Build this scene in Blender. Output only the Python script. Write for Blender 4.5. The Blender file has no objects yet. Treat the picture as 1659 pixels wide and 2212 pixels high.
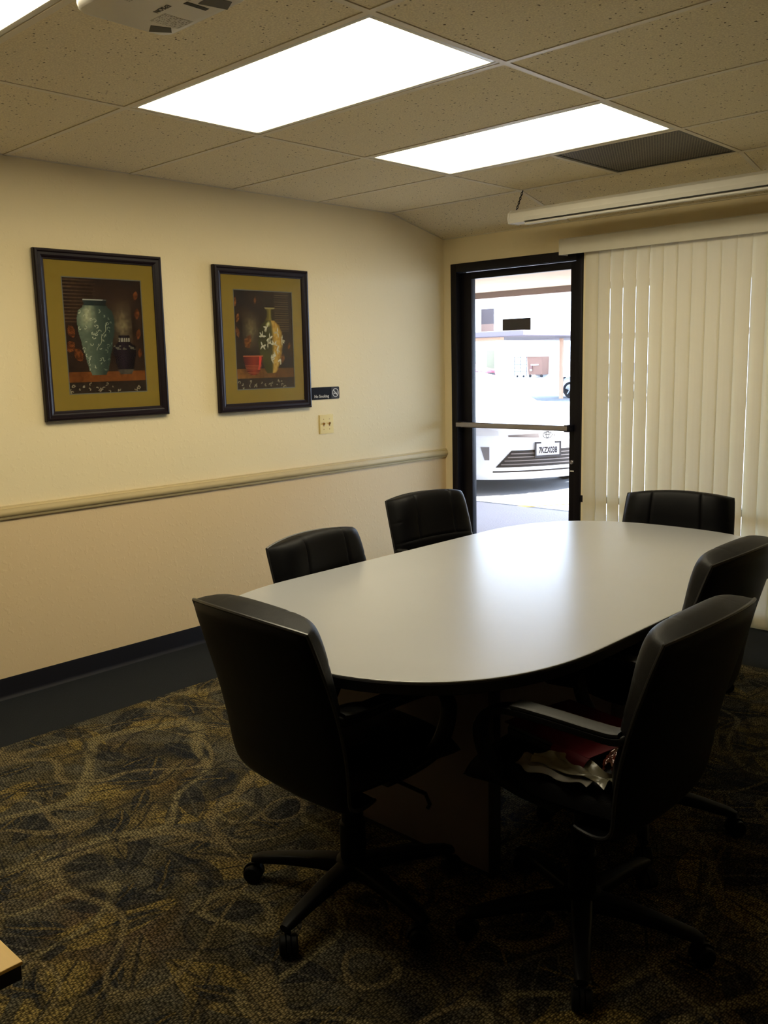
import bpy, bmesh, math, random
from mathutils import Vector, Matrix
PI = math.pi
random.seed(7)
S = bpy.context.scene
COL = S.collection

# ------------------------------------------------------------------ camera, world, sun, exposure
cam = bpy.data.cameras.new('camera')
cam_o = bpy.data.objects.new('camera', cam)
COL.objects.link(cam_o)
CR = Vector((0.72731678, 0.68592347, -0.02278818))
CU = Vector((-0.09557352, 0.13411012, 0.98634689))
CF = Vector((-0.6796146, 0.71520869, -0.16309665))
CP = Vector((3.97033, -4.81231, 1.47188))
M = Matrix((CR, CU, -CF)).transposed().to_4x4()
M.translation = CP
cam_o.matrix_world = M
cam.sensor_fit = 'VERTICAL'
cam.sensor_height = 24.0
cam.lens = 24.0 * 1946.294 / 2212.0
cam.clip_start = 0.05
cam.clip_end = 400
S.camera = cam_o

vs = S.view_settings
vs.view_transform = 'Standard'
vs.look = 'None'
vs.gamma = 1.0
vs.use_curve_mapping = False
vs.exposure = 0.68

W = bpy.data.worlds.new('sky')
S.world = W
W.use_nodes = True
wn = W.node_tree.nodes
wn['Background'].inputs[0].default_value = (0.55, 0.73, 1.0, 1)
wn['Background'].inputs[1].default_value = 10.0
sun = bpy.data.lights.new('sun', 'SUN')
sun.energy = 40.0
sun.color = (1.0, 0.96, 0.91)
sun.angle = math.radians(0.6)
sun_o = bpy.data.objects.new('sun', sun)
COL.objects.link(sun_o)
sun_o.location = (0, 20, 30)
sun_o.rotation_euler = Vector((0.30, 0.62, 0.78)).to_track_quat('Z', 'Y').to_euler()
LAMP = 7.5          # emission of the fluorescent diffusers

# ------------------------------------------------------------------ materials
def srgb(r, g, b):
    f = lambda c: c / 12.92 if c <= 0.04045 else ((c + 0.055) / 1.055) ** 2.4
    return (f(r / 255), f(g / 255), f(b / 255))

class NT:
    def __init__(s, name):
        s.m = bpy.data.materials.new(name); s.m.use_nodes = True
        s.t = s.m.node_tree; s.t.nodes.clear()
        s.out = s.t.nodes.new('ShaderNodeOutputMaterial')
    def n(s, typ, ins=None, **props):
        x = s.t.nodes.new('ShaderNode' + typ)
        for k, v in props.items(): setattr(x, k, v)
        for k, v in (ins or {}).items():
            sock = x.inputs[k]
            if hasattr(v, 'node'): s.t.links.new(v, sock)
            else: sock.default_value = v
        return x
    def math(s, op, a, b=0.0, c=0.0):
        return s.n('Math', {0: a, 1: b, 2: c}, operation=op).outputs[0]
    def mix(s, f, a, b, blend='MIX'):
        x = s.n('Mix', {0: f}, data_type='RGBA', blend_type=blend)
        for i, v in ((6, a), (7, b)):
            if hasattr(v, 'node'): s.t.links.new(v, x.inputs[i])
            else: x.inputs[i].default_value = (*v[:3], 1)
        return x.outputs[2]
    def ramp(s, f, stops):
        x = s.n('ValToRGB', {0: f}); r = x.color_ramp
        while len(r.elements) < len(stops): r.elements.new(0.5)
        for e, (p, c) in zip(r.elements, stops):
            e.position = p; e.color = (*c, 1) if len(c) == 3 else c
        return x.outputs[0]
    def step(s, f, lo, hi):
        return s.n('MapRange', {0: f, 1: lo, 2: hi, 3: 0.0, 4: 1.0}, interpolation_type='SMOOTHSTEP').outputs[0]
    def coord(s, scale=(1, 1, 1), rot=(0, 0, 0)):
        c = s.n('TexCoord').outputs['Object']
        return s.n('Mapping', {0: c, 2: rot, 3: scale}).outputs[0]
    def noise(s, vec, scale, detail=3, rough=0.55, dist=0.0):
        return s.n('TexNoise', {'Vector': vec, 'Scale': scale, 'Detail': detail, 'Roughness': rough, 'Distortion': dist})
    def bsdf(s, **ins):
        names = dict(color='Base Color', rough='Roughness', metal='Metallic', spec='Specular IOR Level', normal='Normal',
                     coat='Coat Weight', coatr='Coat Roughness', emit='Emission Color', estr='Emission Strength', sheen='Sheen Weight')
        d = {}
        for k, v in ins.items():
            if k in ('color', 'emit') and not hasattr(v, 'node'): v = (*v[:3], 1)
            d[names[k]] = v
        x = s.n('BsdfPrincipled', d)
        s.t.links.new(x.outputs[0], s.out.inputs[0])
        return s.m
    def bump(s, h, strength=0.3, dist=0.002):
        return s.n('Bump', {'Height': h, 'Strength': strength, 'Distance': dist}).outputs[0]

def plain(name, color, rough=0.5, spec=0.5, metal=0.0, coat=0.0, vary=0.06, bump=0.0, bscale=300):
    t = NT(name)
    v = t.coord()
    nz = t.noise(v, 14, 4).outputs[0]
    c = t.mix(nz, tuple(x * (1 - vary) for x in color), tuple(min(1, x * (1 + vary)) for x in color))
    kw = {}
    if bump: kw['normal'] = t.bump(t.noise(v, bscale, 2).outputs[0], bump, 0.001)
    return t.bsdf(color=c, rough=rough, spec=spec, metal=metal, coat=coat, **kw)

def wall_mat(name, color):
    t = NT(name); v = t.coord()
    big = t.noise(v, 1.3, 3).outputs[0]
    c = t.mix(big, tuple(x * .97 for x in color), tuple(x * 1.03 for x in color))
    blob = t.step(t.noise(v, 38, 3, .5).outputs[0], .52, .70)
    fine = t.noise(v, 160, 3).outputs[0]
    h = t.math('ADD', t.math('MULTIPLY', blob, 1.0), t.math('MULTIPLY', fine, .35))
    return t.bsdf(color=c, rough=.62, spec=.3, normal=t.bump(h, .16, .0025))

def ceil_mat():
    t = NT('ceiling_tile_fissured'); v = t.coord()
    big = t.noise(v, 2.2, 3).outputs[0]
    c = t.mix(big, (.86, .75, .50), (.90, .80, .56))
    fine = t.noise(v, 170, 3).outputs[0]
    c = t.mix(t.step(fine, .35, .7), (.72, .62, .42), c)
    w = t.n('VectorMath', {0: v, 1: t.n('VectorMath', {0: t.noise(v, 60, 2).outputs[1], 1: (.012, .012, .012)}, operation='MULTIPLY').outputs[0]}, operation='ADD').outputs[0]
    vo = t.n('TexVoronoi', {'Vector': w, 'Scale': 62.0, 'Randomness': 1.0}, feature='F1')
    rnd = t.n('SeparateColor', {0: vo.outputs['Color']}).outputs[0]
    size = t.math('MULTIPLY_ADD', rnd, .34, -.09)
    pit = t.math('LESS_THAN', vo.outputs['Distance'], size)
    pit2 = t.math('MULTIPLY', pit, .85)
    c = t.mix(pit2, c, (.10, .075, .04))
    return t.bsdf(color=c, rough=.9, spec=.1, normal=t.bump(t.math('SUBTRACT', fine, pit), .4, .002))

def carpet_mat():
    t = NT('patterned_carpet'); v = t.coord()
    tan_, olive, dark, rust, grey = (.150, .108, .036), (.066, .054, .028), (.014, .015, .018), (.090, .048, .016), (.082, .074, .052)
    a = t.noise(v, 3.2, 3, .55, .6).outputs[0]
    base = t.ramp(a, [(.28, dark), (.40, olive), (.50, grey), (.58, olive), (.72, tan_)])
    r2 = t.noise(v, 1.7, 2).outputs[0]
    base = t.mix(t.math('MULTIPLY', t.step(r2, .55, .72), .5), base, rust)
    def leaves(base, off, scale, L, w, col, rib, keep, amt):
        p = t.n('Mapping', {0: v, 1: (off, off * .6, 0)}).outputs[0]
        p = t.n('VectorMath', {0: p, 1: t.n('VectorMath', {0: t.noise(p, 5, 1).outputs[1], 1: (.05, .05, 0)}, operation='MULTIPLY').outputs[0]}, operation='ADD').outputs[0]
        vo = t.n('TexVoronoi', {'Vector': p, 'Scale': scale, 'Randomness': .9}, feature='F1', voronoi_dimensions='2D')
        d = t.n('VectorMath', {0: p, 1: vo.outputs['Position']}, operation='SUBTRACT').outputs[0]
        rn = t.n('SeparateColor', {0: vo.outputs['Color']})
        ang = t.math('MULTIPLY', rn.outputs[0], 6.283)
        q = t.n('VectorRotate', {'Vector': d, 'Angle': ang}, rotation_type='Z_AXIS').outputs[0]
        s = t.n('SeparateXYZ', {0: q})
        u = t.math('DIVIDE', s.outputs[0], L)
        half = t.math('MULTIPLY', t.math('SUBTRACT', 1.0, t.math('MULTIPLY', u, u)), w)
        av = t.math('ABSOLUTE', s.outputs[1])
        inside = t.math('MULTIPLY', t.math('LESS_THAN', av, half), t.math('LESS_THAN', rn.outputs[1], keep))
        base = t.mix(t.math('MULTIPLY', inside, amt), base, col)
        vein = t.math('ABSOLUTE', t.math('SUBTRACT', t.math('FRACT', t.math('MULTIPLY', t.math('SUBTRACT', s.outputs[0], av), 30.0)), .5))
        ribm = t.math('MAXIMUM', t.math('LESS_THAN', av, .0045), t.math('MULTIPLY', t.math('LESS_THAN', vein, .07), .6))
        return t.mix(t.math('MULTIPLY', t.math('MULTIPLY', inside, ribm), .7), base, rib)
    base = leaves(base, 1.3, 2.7, .20, .066, (.185, .135, .042), dark, .8, .85)
    base = leaves(base, 7.7, 3.6, .15, .050, dark, grey, .8, .75)
    base = leaves(base, 4.1, 4.6, .11, .036, (.125, .095, .040), dark, .6, .7)
    base = leaves(base, 12.9, 5.2, .09, .030, (.018, .021, .025), tan_, .65, .8)
    for sc, off, wd, colr, amt in ((1.3, 3.1, .016, (.17, .14, .07), .8), (1.9, 9.7, .012, dark, .55), (1.6, 21.0, .014, (.16, .125, .06), .8), (2.4, 33.0, .011, dark, .45)):
        nn = t.noise(t.n('Mapping', {0: v, 1: (off, off * .7, 0)}).outputs[0], sc, 1, .4, .3).outputs[0]
        fr = t.math('ABSOLUTE', t.math('SUBTRACT', t.math('FRACT', t.math('MULTIPLY', nn, 6.0)), .5))
        line = t.math('SUBTRACT', 1.0, t.step(fr, wd * 2, wd * 5.0))
        base = t.mix(t.math('MULTIPLY', line, amt), base, colr)
    lp = t.n('TexVoronoi', {'Vector': t.n('Mapping', {0: v, 2: (0, 0, .12), 3: (1, .58, 1)}).outputs[0], 'Scale': 185.0, 'Randomness': .6}, feature='F1', voronoi_dimensions='2D')
    loop = t.step(lp.outputs['Distance'], .62, .15)
    sp = t.n('SeparateColor', {0: lp.outputs['Color']}).outputs[1]
    k = t.math('MULTIPLY', t.math('MULTIPLY_ADD', loop, 1.25, .27), t.math('MULTIPLY_ADD', sp, .9, .52))
    c = t.mix(1.0, base, t.n('CombineColor', {0: k, 1: k, 2: k}).outputs[0], 'MULTIPLY')
    return t.bsdf(color=c, rough=.95, spec=.05, normal=t.bump(loop, .8, .004))

def border_mat():
    t = NT('plain_border_carpet'); v = t.coord()
    lp = t.noise(v, 330, 2).outputs[0]
    c = t.mix(t.step(lp, .3, .7), (.010, .011, .012), (.019, .021, .023))
    return t.bsdf(color=c, rough=.95, spec=.08, normal=t.bump(lp, .6, .003))

def glass_mat(name, tint=(1, 1, 1), refl=0.5, rough=0.0):
    t = NT(name)
    fr = t.math('MULTIPLY', t.n('Fresnel', {0: 1.5}).outputs[0], refl)
    a = t.n('BsdfTransparent', {0: (*tint, 1)}).outputs[0]
    b = t.n('BsdfGlossy', {0: (1, 1, 1, 1), 'Roughness': rough}).outputs[0]
    x = t.n('MixShader', {0: fr, 1: a, 2: b})
    t.t.links.new(x.outputs[0], t.out.inputs[0])
    return t.m

def slat_mat():
    t = NT('vinyl_blind_slat'); v = t.coord()
    nz = t.noise(t.n('Mapping', {0: v, 3: (60, 60, 1.2)}).outputs[0], 1.0, 2).outputs[0]
    c = t.mix(nz, (.60, .53, .36), (.66, .585, .41))
    a = t.n('BsdfDiffuse', {0: c}).outputs[0]
    b = t.n('BsdfTranslucent', {0: (.70, .66, .52, 1)}).outputs[0]
    g = t.n('BsdfGlossy', {0: (1, 1, 1, 1), 'Roughness': .45}).outputs[0]
    x = t.n('MixShader', {0: .085, 1: a, 2: b}).outputs[0]
    y = t.n('MixShader', {0: .03, 1: x, 2: g}).outputs[0]
    t.t.links.new(y, t.out.inputs[0])
    return t.m

def lamp_mat():
    t = NT('fluorescent_diffuser'); v = t.coord()
    nz = t.noise(v, 400, 1).outputs[0]
    c = t.mix(nz, (1.0, .88, .60), (1.0, .90, .64))
    e = t.n('Emission', {0: c, 1: LAMP}).outputs[0]
    t.t.links.new(e, t.out.inputs[0])
    return t.m

def attr_mat(name):
    t = NT(name)
    a = t.n('Attribute', attribute_name='paint').outputs['Color']
    return t.bsdf(color=a, rough=.6, spec=.06)

def perf_mat():
    t = NT('perforated_grille')
    v = t.coord((1, 1, 1), (0, 0, 0))
    s = t.n('SeparateXYZ', {0: v})
    P_ = 78.0
    fx = t.math('SUBTRACT', t.math('FRACT', t.math('MULTIPLY', s.outputs[0], P_)), .5)
    row = t.math('MULTIPLY', t.math('FRACT', t.math('MULTIPLY', t.math('FLOOR', t.math('MULTIPLY', s.outputs[1], P_)), .5)), 1.0)
    fx = t.math('SUBTRACT', t.math('FRACT', t.math('ADD', t.math('MULTIPLY', s.outputs[0], P_), row)), .5)
    fy = t.math('SUBTRACT', t.math('FRACT', t.math('MULTIPLY', s.outputs[1], P_)), .5)
    d = t.math('ADD', t.math('MULTIPLY', fx, fx), t.math('MULTIPLY', fy, fy))
    hole = t.math('LESS_THAN', d, .125)
    dust = t.noise(v, 5, 3).outputs[0]
    c = t.mix(dust, (.16, .14, .105), (.24, .21, .16))
    c = t.mix(hole, c, (.012, .011, .009))
    return t.bsdf(color=c, rough=.6, spec=.3)

def wood_mat(name, a, b, rough=.4):
    t = NT(name); v = t.coord((1, 12, 1))
    n = t.noise(v, 6, 5, .6, .6).outputs[0]
    c = t.mix(n, a, b)
    return t.bsdf(color=c, rough=rough, spec=.4)

def leather_mat():
    t = NT('black_leather'); v = t.coord()
    vo = t.n('TexVoronoi', {'Vector': v, 'Scale': 420.0}, feature='DISTANCE_TO_EDGE')
    wr = t.noise(v, 9, 3, .5, .4).outputs[0]
    h = t.math('ADD', t.math('MULTIPLY', t.step(vo.outputs['Distance'], .0, .12), .2), t.math('MULTIPLY', wr, 2.0))
    c = t.mix(wr, (.0012, .0011, .0018), (.002, .0019, .0028))
    return t.bsdf(color=c, rough=.46, spec=.13, normal=t.bump(h, .22, .004))

def stucco_mat(name, a, b, scale=9):
    t = NT(name); v = t.coord()
    n = t.noise(v, scale, 5, .6).outputs[0]
    c = t.mix(n, a, b)
    return t.bsdf(color=c, rough=.9, spec=.1, normal=t.bump(t.noise(v, 60, 3).outputs[0], .4, .01))

MT = {}
MT['wall'] = wall_mat('cream_wall_paint', (.76, .645, .405))
MT['wall_low'] = wall_mat('peach_wall_paint', (.66, .50, .29))
MT['wall_dim'] = wall_mat('darkened_unseen_wall', (.26, .21, .13))  # for the unseen walls: wall colour darkened to cut their bounce light
MT['ceil'] = ceil_mat()
MT['bar'] = plain('grid_bar_enamel', (.74, .66, .50), .5)
MT['plenum'] = plain('plenum_dark', (.02, .018, .015), .9, .1)
MT['carpet'] = carpet_mat()
MT['border'] = border_mat()
MT['rubber'] = plain('black_rubber', (.005, .0045, .007), .55, .2)
MT['rail'] = plain('tan_painted_wood', (.50, .395, .20), .45, .4)
MT['bronze'] = plain('dark_bronze_aluminium', (.0045, .0035, .006), .45, .2)
MT['steel'] = plain('brushed_bar_metal', (.30, .28, .30), .3, .5, .7)
MT['glass'] = glass_mat('clear_door_glass', (.97, .98, .98), .45)
MT['pglass'] = glass_mat('picture_glass', (1, 1, 1), .15)
MT['slat'] = slat_mat()
MT['vinyl'] = plain('cream_vinyl', (.62, .58, .47), .45, .4)
MT['lamp'] = lamp_mat()
MT['white'] = plain('white_enamel', (.72, .69, .61), .4, .5)
MT['plastic_w'] = plain('white_plastic', (.70, .68, .63), .4, .5)
MT['plastic_g'] = plain('grey_print', (.16, .15, .13), .6, .3)
MT['tri'] = plain('dark_vent_plastic', (.10, .095, .08), .6, .3)
def print_mat():
    t = NT('fine_print_on_plastic'); v = t.coord()
    sp = t.n('SeparateXYZ', {0: v})
    row = t.math('LESS_THAN', t.math('FRACT', t.math('MULTIPLY', sp.outputs[1], 190.0)), .45)
    wd = t.math('GREATER_THAN', t.noise(t.n('Mapping', {0: v, 3: (150, 190, 1)}).outputs[0], 1.0, 1).outputs[0], .5)
    c = t.mix(t.math('MULTIPLY', row, wd), (.66, .64, .59), (.22, .21, .18))
    return t.bsdf(color=c, rough=.5, spec=.3)
MT['print'] = print_mat()
MT['ink'] = plain('black_ink', (.02, .02, .02), .6, .3)
MT['perf'] = perf_mat()
MT['mahog'] = plain('dark_mahogany', (.009, .0045, .007), .4, .22, 0, .02)
MT['olive'] = plain('olive_gold_mat_board', srgb(126, 106, 40), .8, .15, vary=.04)
MT['bevel'] = plain('mat_bevel_core', (.10, .10, .085), .6, .3)
MT['paint'] = attr_mat('printed_art')
MT['sign'] = plain('black_sign_plastic', (.008, .007, .009), .55, .06)
MT['sign2'] = plain('brown_sign_plastic', (.018, .014, .012), .5, .2)
MT['signw'] = plain('sign_white_print', (.55, .52, .48), .5, .3)
MT['brass'] = plain('gold_switch_plate', (.62, .47, .17), .35, .5, .25)
MT['toggle'] = plain('brown_toggle', (.30, .15, .03), .4, .5)
MT['lam'] = NT('grey_laminate')
_v = MT['lam'].coord()
_n = MT['lam'].noise(_v, 5, 4).outputs[0]
_c = MT['lam'].mix(_n, (.32, .325, .34), (.345, .35, .365))
_r = MT['lam'].math('MULTIPLY_ADD', MT['lam'].noise(_v, 3, 3).outputs[0], .05, .27)
MT['lam'] = MT['lam'].bsdf(color=_c, rough=_r, spec=1.0, coat=.55, coatr=.25)
MT['lamp_ped'] = plain('grey_pedestal_laminate', (.12, .10, .105), .5, .2)
MT['edge'] = plain('black_edge_band', (.006, .0055, .007), .5, .3)
MT['leather'] = leather_mat()
MT['piping'] = plain('black_piping', (.010, .010, .011), .35, .5)
MT['blackp'] = plain('black_nylon', (.002, .002, .0024), .5, .13)
MT['pad'] = plain('charcoal_arm_pad', (.006, .006, .0055), .5, .2)
MT['oak'] = wood_mat('honey_wood', (.78, .50, .13), (.88, .58, .18))
MT['red'] = plain('dark_red_card', (.080, .004, .010), .6, .15)
MT['lapt'] = plain('black_laptop_plastic', (.012, .012, .014), .4, .5)
MT['bag'] = plain('crumpled_white_plastic', (.16, .145, .095), .25, .5)
MT['wrap'] = plain('shiny_brown_wrapper', (.06, .014, .008), .12, .9, .3)
MT['paper'] = plain('grey_paper', (.16, .15, .13), .7, .3)
# outdoors
MT['soffit'] = stucco_mat('soffit_stucco', (.25, .185, .135), (.33, .26, .20), 6)
MT['fascia'] = wood_mat('brown_fascia_wood', (.10, .062, .045), (.15, .10, .078), .7)
MT['conc'] = stucco_mat('walkway_concrete', (.44, .40, .42), (.50, .46, .48), 3)
MT['asph'] = stucco_mat('asphalt', (.185, .185, .195), (.225, .225, .235), 2)
MT['yel'] = plain('yellow_kerb_paint', (.75, .50, .12), .7)
MT['bldg'] = stucco_mat('white_stucco', (.80, .78, .76), (.86, .84, .82), 1)
MT['bldy'] = stucco_mat('pale_yellow_stucco', (.23, .20, .135), (.25, .22, .15), 1)
MT['bwin'] = plain('dark_far_window', (.0015, .0006, .0005), .8, .0)
MT['bwin2'] = plain('mauve_far_window', (.06, .045, .045), .6, .1)
MT['bwin3'] = plain('peach_far_panel', (.15, .09, .07), .6, .1)
MT['carp'] = plain('carport_paint', (.115, .092, .104), .7, .2)
MT['post'] = plain('tan_post_paint', (.50, .30, .19), .6)
MT['dump'] = plain('rust_dumpster_paint', (.165, .088, .065), .7, .1)
MT['dumpd'] = plain('dark_dumpster_steel', (.12, .05, .04), .6)
MT['dumpw'] = plain('pale_sticker', (.8, .76, .72), .6)
MT['rack'] = plain('grey_rack_steel', (.07, .055, .06), .6, .1)
MT['carw'] = plain('white_car_paint', (.74, .75, .77), .22, .5, 0, .6)
MT['carr'] = plain('red_car_paint', (.55, .06, .08), .25, .5, 0, .6)
MT['cars'] = plain('silver_car_paint', (.55, .56, .58), .25, .5, .3, .6)
MT['cglass'] = plain('car_window_glass', (.30, .31, .33), .06, .7)  # pale base colour stands in for bright sky mirrored in the windscreen
MT['tyre'] = plain('tyre_rubber', (.012, .011, .013), .7, .3)
MT['rim'] = plain('alloy_rim', (.55, .55, .58), .3, .5, .6)
MT['grille'] = plain('black_grille_plastic', (.022, .018, .017), .6, .2)
MT['slatc'] = plain('grey_grille_slat', (.14, .115, .11), .5)
MT['chrome'] = plain('chrome_trim', (.6, .6, .62), .12, .5, 1.0)
MT['lampc'] = plain('lamp_lens', (.15, .135, .135), .3, .4)
MT['headl'] = plain('clear_headlight', (.62, .62, .64), .2, .6)
MT['plate'] = plain('plate_white', (.42, .41, .42), .5, .2)
MT['platef'] = plain('plate_frame_grey', (.05, .045, .047), .6, .1)
MT['pink'] = plain('plate_print', (.010, .008, .012), .8, .0)

# ------------------------------------------------------------------ mesh helpers
def BM(): return bmesh.new()

def obj(name, bm, mat, parent=None, smooth=False, loc=None):
    bmesh.ops.recalc_face_normals(bm, faces=bm.faces[:])
    me = bpy.data.meshes.new(name)
    bm.to_mesh(me); bm.free()
    for m in (mat if isinstance(mat, (list, tuple)) else [mat]): me.materials.append(m)
    if smooth:
        me.polygons.foreach_set('use_smooth', [True] * len(me.polygons))
        try: me.set_sharp_from_angle(angle=math.radians(38))
        except Exception: pass
    o = bpy.data.objects.new(name, me)
    COL.objects.link(o)
    if parent is not None: o.parent = parent
    if loc is not None: o.location = loc
    return o

def thing(name, label, cat, loc=(0, 0, 0), rz=0.0, group=None):
    o = bpy.data.objects.new(name, None); COL.objects.link(o)
    o.empty_display_size = .1
    o.location = loc; o.rotation_euler = (0, 0, rz)
    return tag(o, label, cat, group)

def tag(o, label, cat, group=None):
    o['label'] = label; o['category'] = cat
    if group: o['group'] = group
    return o

def struct(o, label=None, cat=None):
    o['kind'] = 'structure'
    if label: o['label'] = label
    if cat: o['category'] = cat
    return o

def dup(o, parent=None):
    c = o.copy(); COL.objects.link(c)
    if parent is not None: c.parent = parent
    for ch in o.children: dup(ch, c)
    return c

def box(bm, x0, x1, y0, y1, z0, z1, bev=0.0, seg=2, mi=0, mtx=None):
    vs_ = [bm.verts.new((x, y, z)) for x in (x0, x1) for y in (y0, y1) for z in (z0, z1)]
    q = [(0, 1, 3, 2), (4, 6, 7, 5), (0, 4, 5, 1), (2, 3, 7, 6), (0, 2, 6, 4), (1, 5, 7, 3)]
    fs = [bm.faces.new([vs_[i] for i in f]) for f in q]
    for f in fs: f.material_index = mi
    geo = vs_
    if bev > 0:
        es = list({e for f in fs for e in f.edges})
        r = bmesh.ops.bevel(bm, geom=es, offset=bev, segments=seg, affect='EDGES', profile=.5, material=mi)
        geo = list({v for f in r['faces'] for v in f.verts} | {v for v in vs_ if v.is_valid})
    if mtx is not None: bmesh.ops.transform(bm, matrix=mtx, verts=[v for v in geo if v.is_valid])
    return geo

def loft(bm, loops, cap0=True, cap1=True, closed=True, mi=0):
    R_ = [[bm.verts.new(p) for p in L] for L in loops]
    n = len(R_[0])
    for a, b in zip(R_, R_[1:]):
        for i in range(n if closed else n - 1):
            j = (i + 1) % n
            f = bm.faces.new((a[i], a[j], b[j], b[i])); f.material_index = mi
    for c, L in ((cap0, R_[0]), (cap1, R_[-1])):
        if c:
            f = bm.faces.new(L); f.material_index = mi
    return R_

def tube(bm, pts, r, seg=8, closed=False, cap=True, flat=None, mi=0):
    """round (or flat = (half width, half thickness, width axis)) sweep along pts"""
    P_ = [Vector(p) for p in pts]; n = len(P_)
    loops = []; up = None
    for i, p in enumerate(P_):
        if closed: d = P_[(i + 1) % n] - P_[i - 1]
        else: d = P_[min(i + 1, n - 1)] - P_[max(i - 1, 0)]
        d.normalize()
        if flat:
            wx = Vector(flat[2]); nv = d.cross(wx).normalized()
            L = []
            for k in range(16):
                a = 2 * PI * k / 16
                c, s_ = math.cos(a), math.sin(a)
                sq = lambda t: math.copysign(abs(t) ** .5, t)
                L.append(p + wx * flat[0] * sq(c) + nv * flat[1] * sq(s_))
        else:
            if up is None:
                up = Vector((0, 0, 1)) if abs(d.z) < .9 else Vector((1, 0, 0))
            sx = d.cross(up).normalized(); up = sx.cross(d).normalized()
            rr = r[i] if isinstance(r, (list, tuple)) else r
            L = [p + sx * rr * math.cos(2 * PI * k / seg) + up * rr * math.sin(2 * PI * k / seg) for k in range(seg)]
        loops.append(L)
    if closed:
        loops.append(loops[0])
        loft(bm, loops, False, False, mi=mi)
        bmesh.ops.remove_doubles(bm, verts=bm.verts[:], dist=1e-6)
    else: loft(bm, loops, cap, cap, mi=mi)

def lathe(bm, prof, center=(0, 0, 0), seg=24, axis='z', mi=0):
    cx, cy, cz = center; loops = []
    for r, h in prof:
        L = []
        for k in range(seg):
            a = 2 * PI * k / seg
            u, v = r * math.cos(a), r * math.sin(a)
            L.append({'z': (cx + u, cy + v, cz + h), 'x': (cx + h, cy + u, cz + v), 'y': (cx + u, cy + h, cz + v)}[axis])
        loops.append(L)
    loft(bm, loops, mi=mi)

def prism(bm, poly, a0, a1, axis='z', mi=0):
    """poly of 2-D points extruded along axis"""
    f = {'z': lambda p, h: (p[0], p[1], h), 'y': lambda p, h: (p[0], h, p[1]), 'x': lambda p, h: (h, p[0], p[1])}[axis]
    loft(bm, [[f(p, a0) for p in poly], [f(p, a1) for p in poly]], mi=mi)

def rrect(x0, x1, y0, y1, r, n=5):
    out = []
    for cx, cy, a in ((x1 - r, y1 - r, 0), (x0 + r, y1 - r, 90), (x0 + r, y0 + r, 180), (x1 - r, y0 + r, 270)):
        for k in range(n + 1):
            t = math.radians(a + 90 * k / n); out.append((cx + r * math.cos(t), cy + r * math.sin(t)))
    return out

def text_mesh(name, body, size, mat, parent, mtx, extrude=.0004, align='CENTER', sx=1.0, bold=0.0):
    cu = bpy.data.curves.new(name, 'FONT')
    cu.body = body; cu.size = size; cu.extrude = extrude; cu.align_x = align; cu.align_y = 'CENTER'
    cu.resolution_u = 3; cu.offset = bold
    t = bpy.data.objects.new(name + '_tmp', cu); COL.objects.link(t)
    bpy.context.view_layer.update()
    me = bpy.data.meshes.new_from_object(t.evaluated_get(bpy.context.evaluated_depsgraph_get()))
    bpy.data.objects.remove(t); bpy.data.curves.remove(cu)
    me.transform(mtx @ Matrix.Diagonal((sx, 1, 1, 1)))
    me.name = name; me.materials.clear(); me.materials.append(mat)
    o = bpy.data.objects.new(name, me); COL.objects.link(o); o.parent = parent
    return o

def frame_mtx(x, y, z, o):
    m = Matrix((Vector(x), Vector(y), Vector(z))).transposed().to_4x4(); m.translation = Vector(o)
    return m

# ------------------------------------------------------------------ room shell
RX, RY = 4.66, -6.63
ZC, ZB = 2.393, 2.273
G0, GS = -2.952, 0.6096
YS = G0 + 4 * GS            # where the last row starts to slope
def zc(y): return ZC if y <= YS else ZC + (ZB - ZC) * (y - YS) / (-YS)

# floor: patterned field and plain borders
bm = BM()
BX, BY = .522, -.62
def quad(bm, x0, x1, y0, y1, z, mi):
    f = bm.faces.new([bm.verts.new(p) for p in ((x0, y0, z), (x1, y0, z), (x1, y1, z), (x0, y1, z))]); f.material_index = mi
quad(bm, BX, RX, RY, BY, 0, 0)
quad(bm, 0, BX, RY, BY, 0, 1)
quad(bm, 0, RX, BY, 0, 0, 1)
box(bm, -.1, RX + .1, RY - .1, .12, -.12, -.002, mi=1)
struct(obj('floor', bm, [MT['carpet'], MT['border']]))

bm = BM(); box(bm, -.14, 0, RY - .14, .14, .85, 2.55); box(bm, -.14, 0, RY - .14, .14, -.1, .85, mi=1)
struct(obj('wall_left', bm, [MT['wall'], MT['wall_low']]))
bm = BM(); box(bm, RX, RX + .14, RY - .14, .14, -.1, 2.55)
struct(obj('wall_right', bm, MT['wall_dim']))
bm = BM(); box(bm, 0, RX, RY - .14, RY, -.1, 2.55)
struct(obj('wall_front', bm, MT['wall_dim']))
# back wall with door and window openings
DX0, DX1, DZ = .066, 1.072, 2.108
WX0, WX1, WZ0, WZ1 = 1.118, 3.62, .06, 2.10
bm = BM()
box(bm, 0, DX0, 0, .14, -.1, 2.55)
box(bm, DX0, WX1, 0, .14, DZ, 2.55)
box(bm, DX1, WX0, 0, .14, -.1, DZ)
box(bm, WX0, WX1, 0, .14, -.1, WZ0)
box(bm, WX0, WX1, 0, .14, WZ1, DZ)
box(bm, WX1, RX, 0, .14, -.1, 2.55)
struct(obj('wall_back', bm, MT['wall']))

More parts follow.
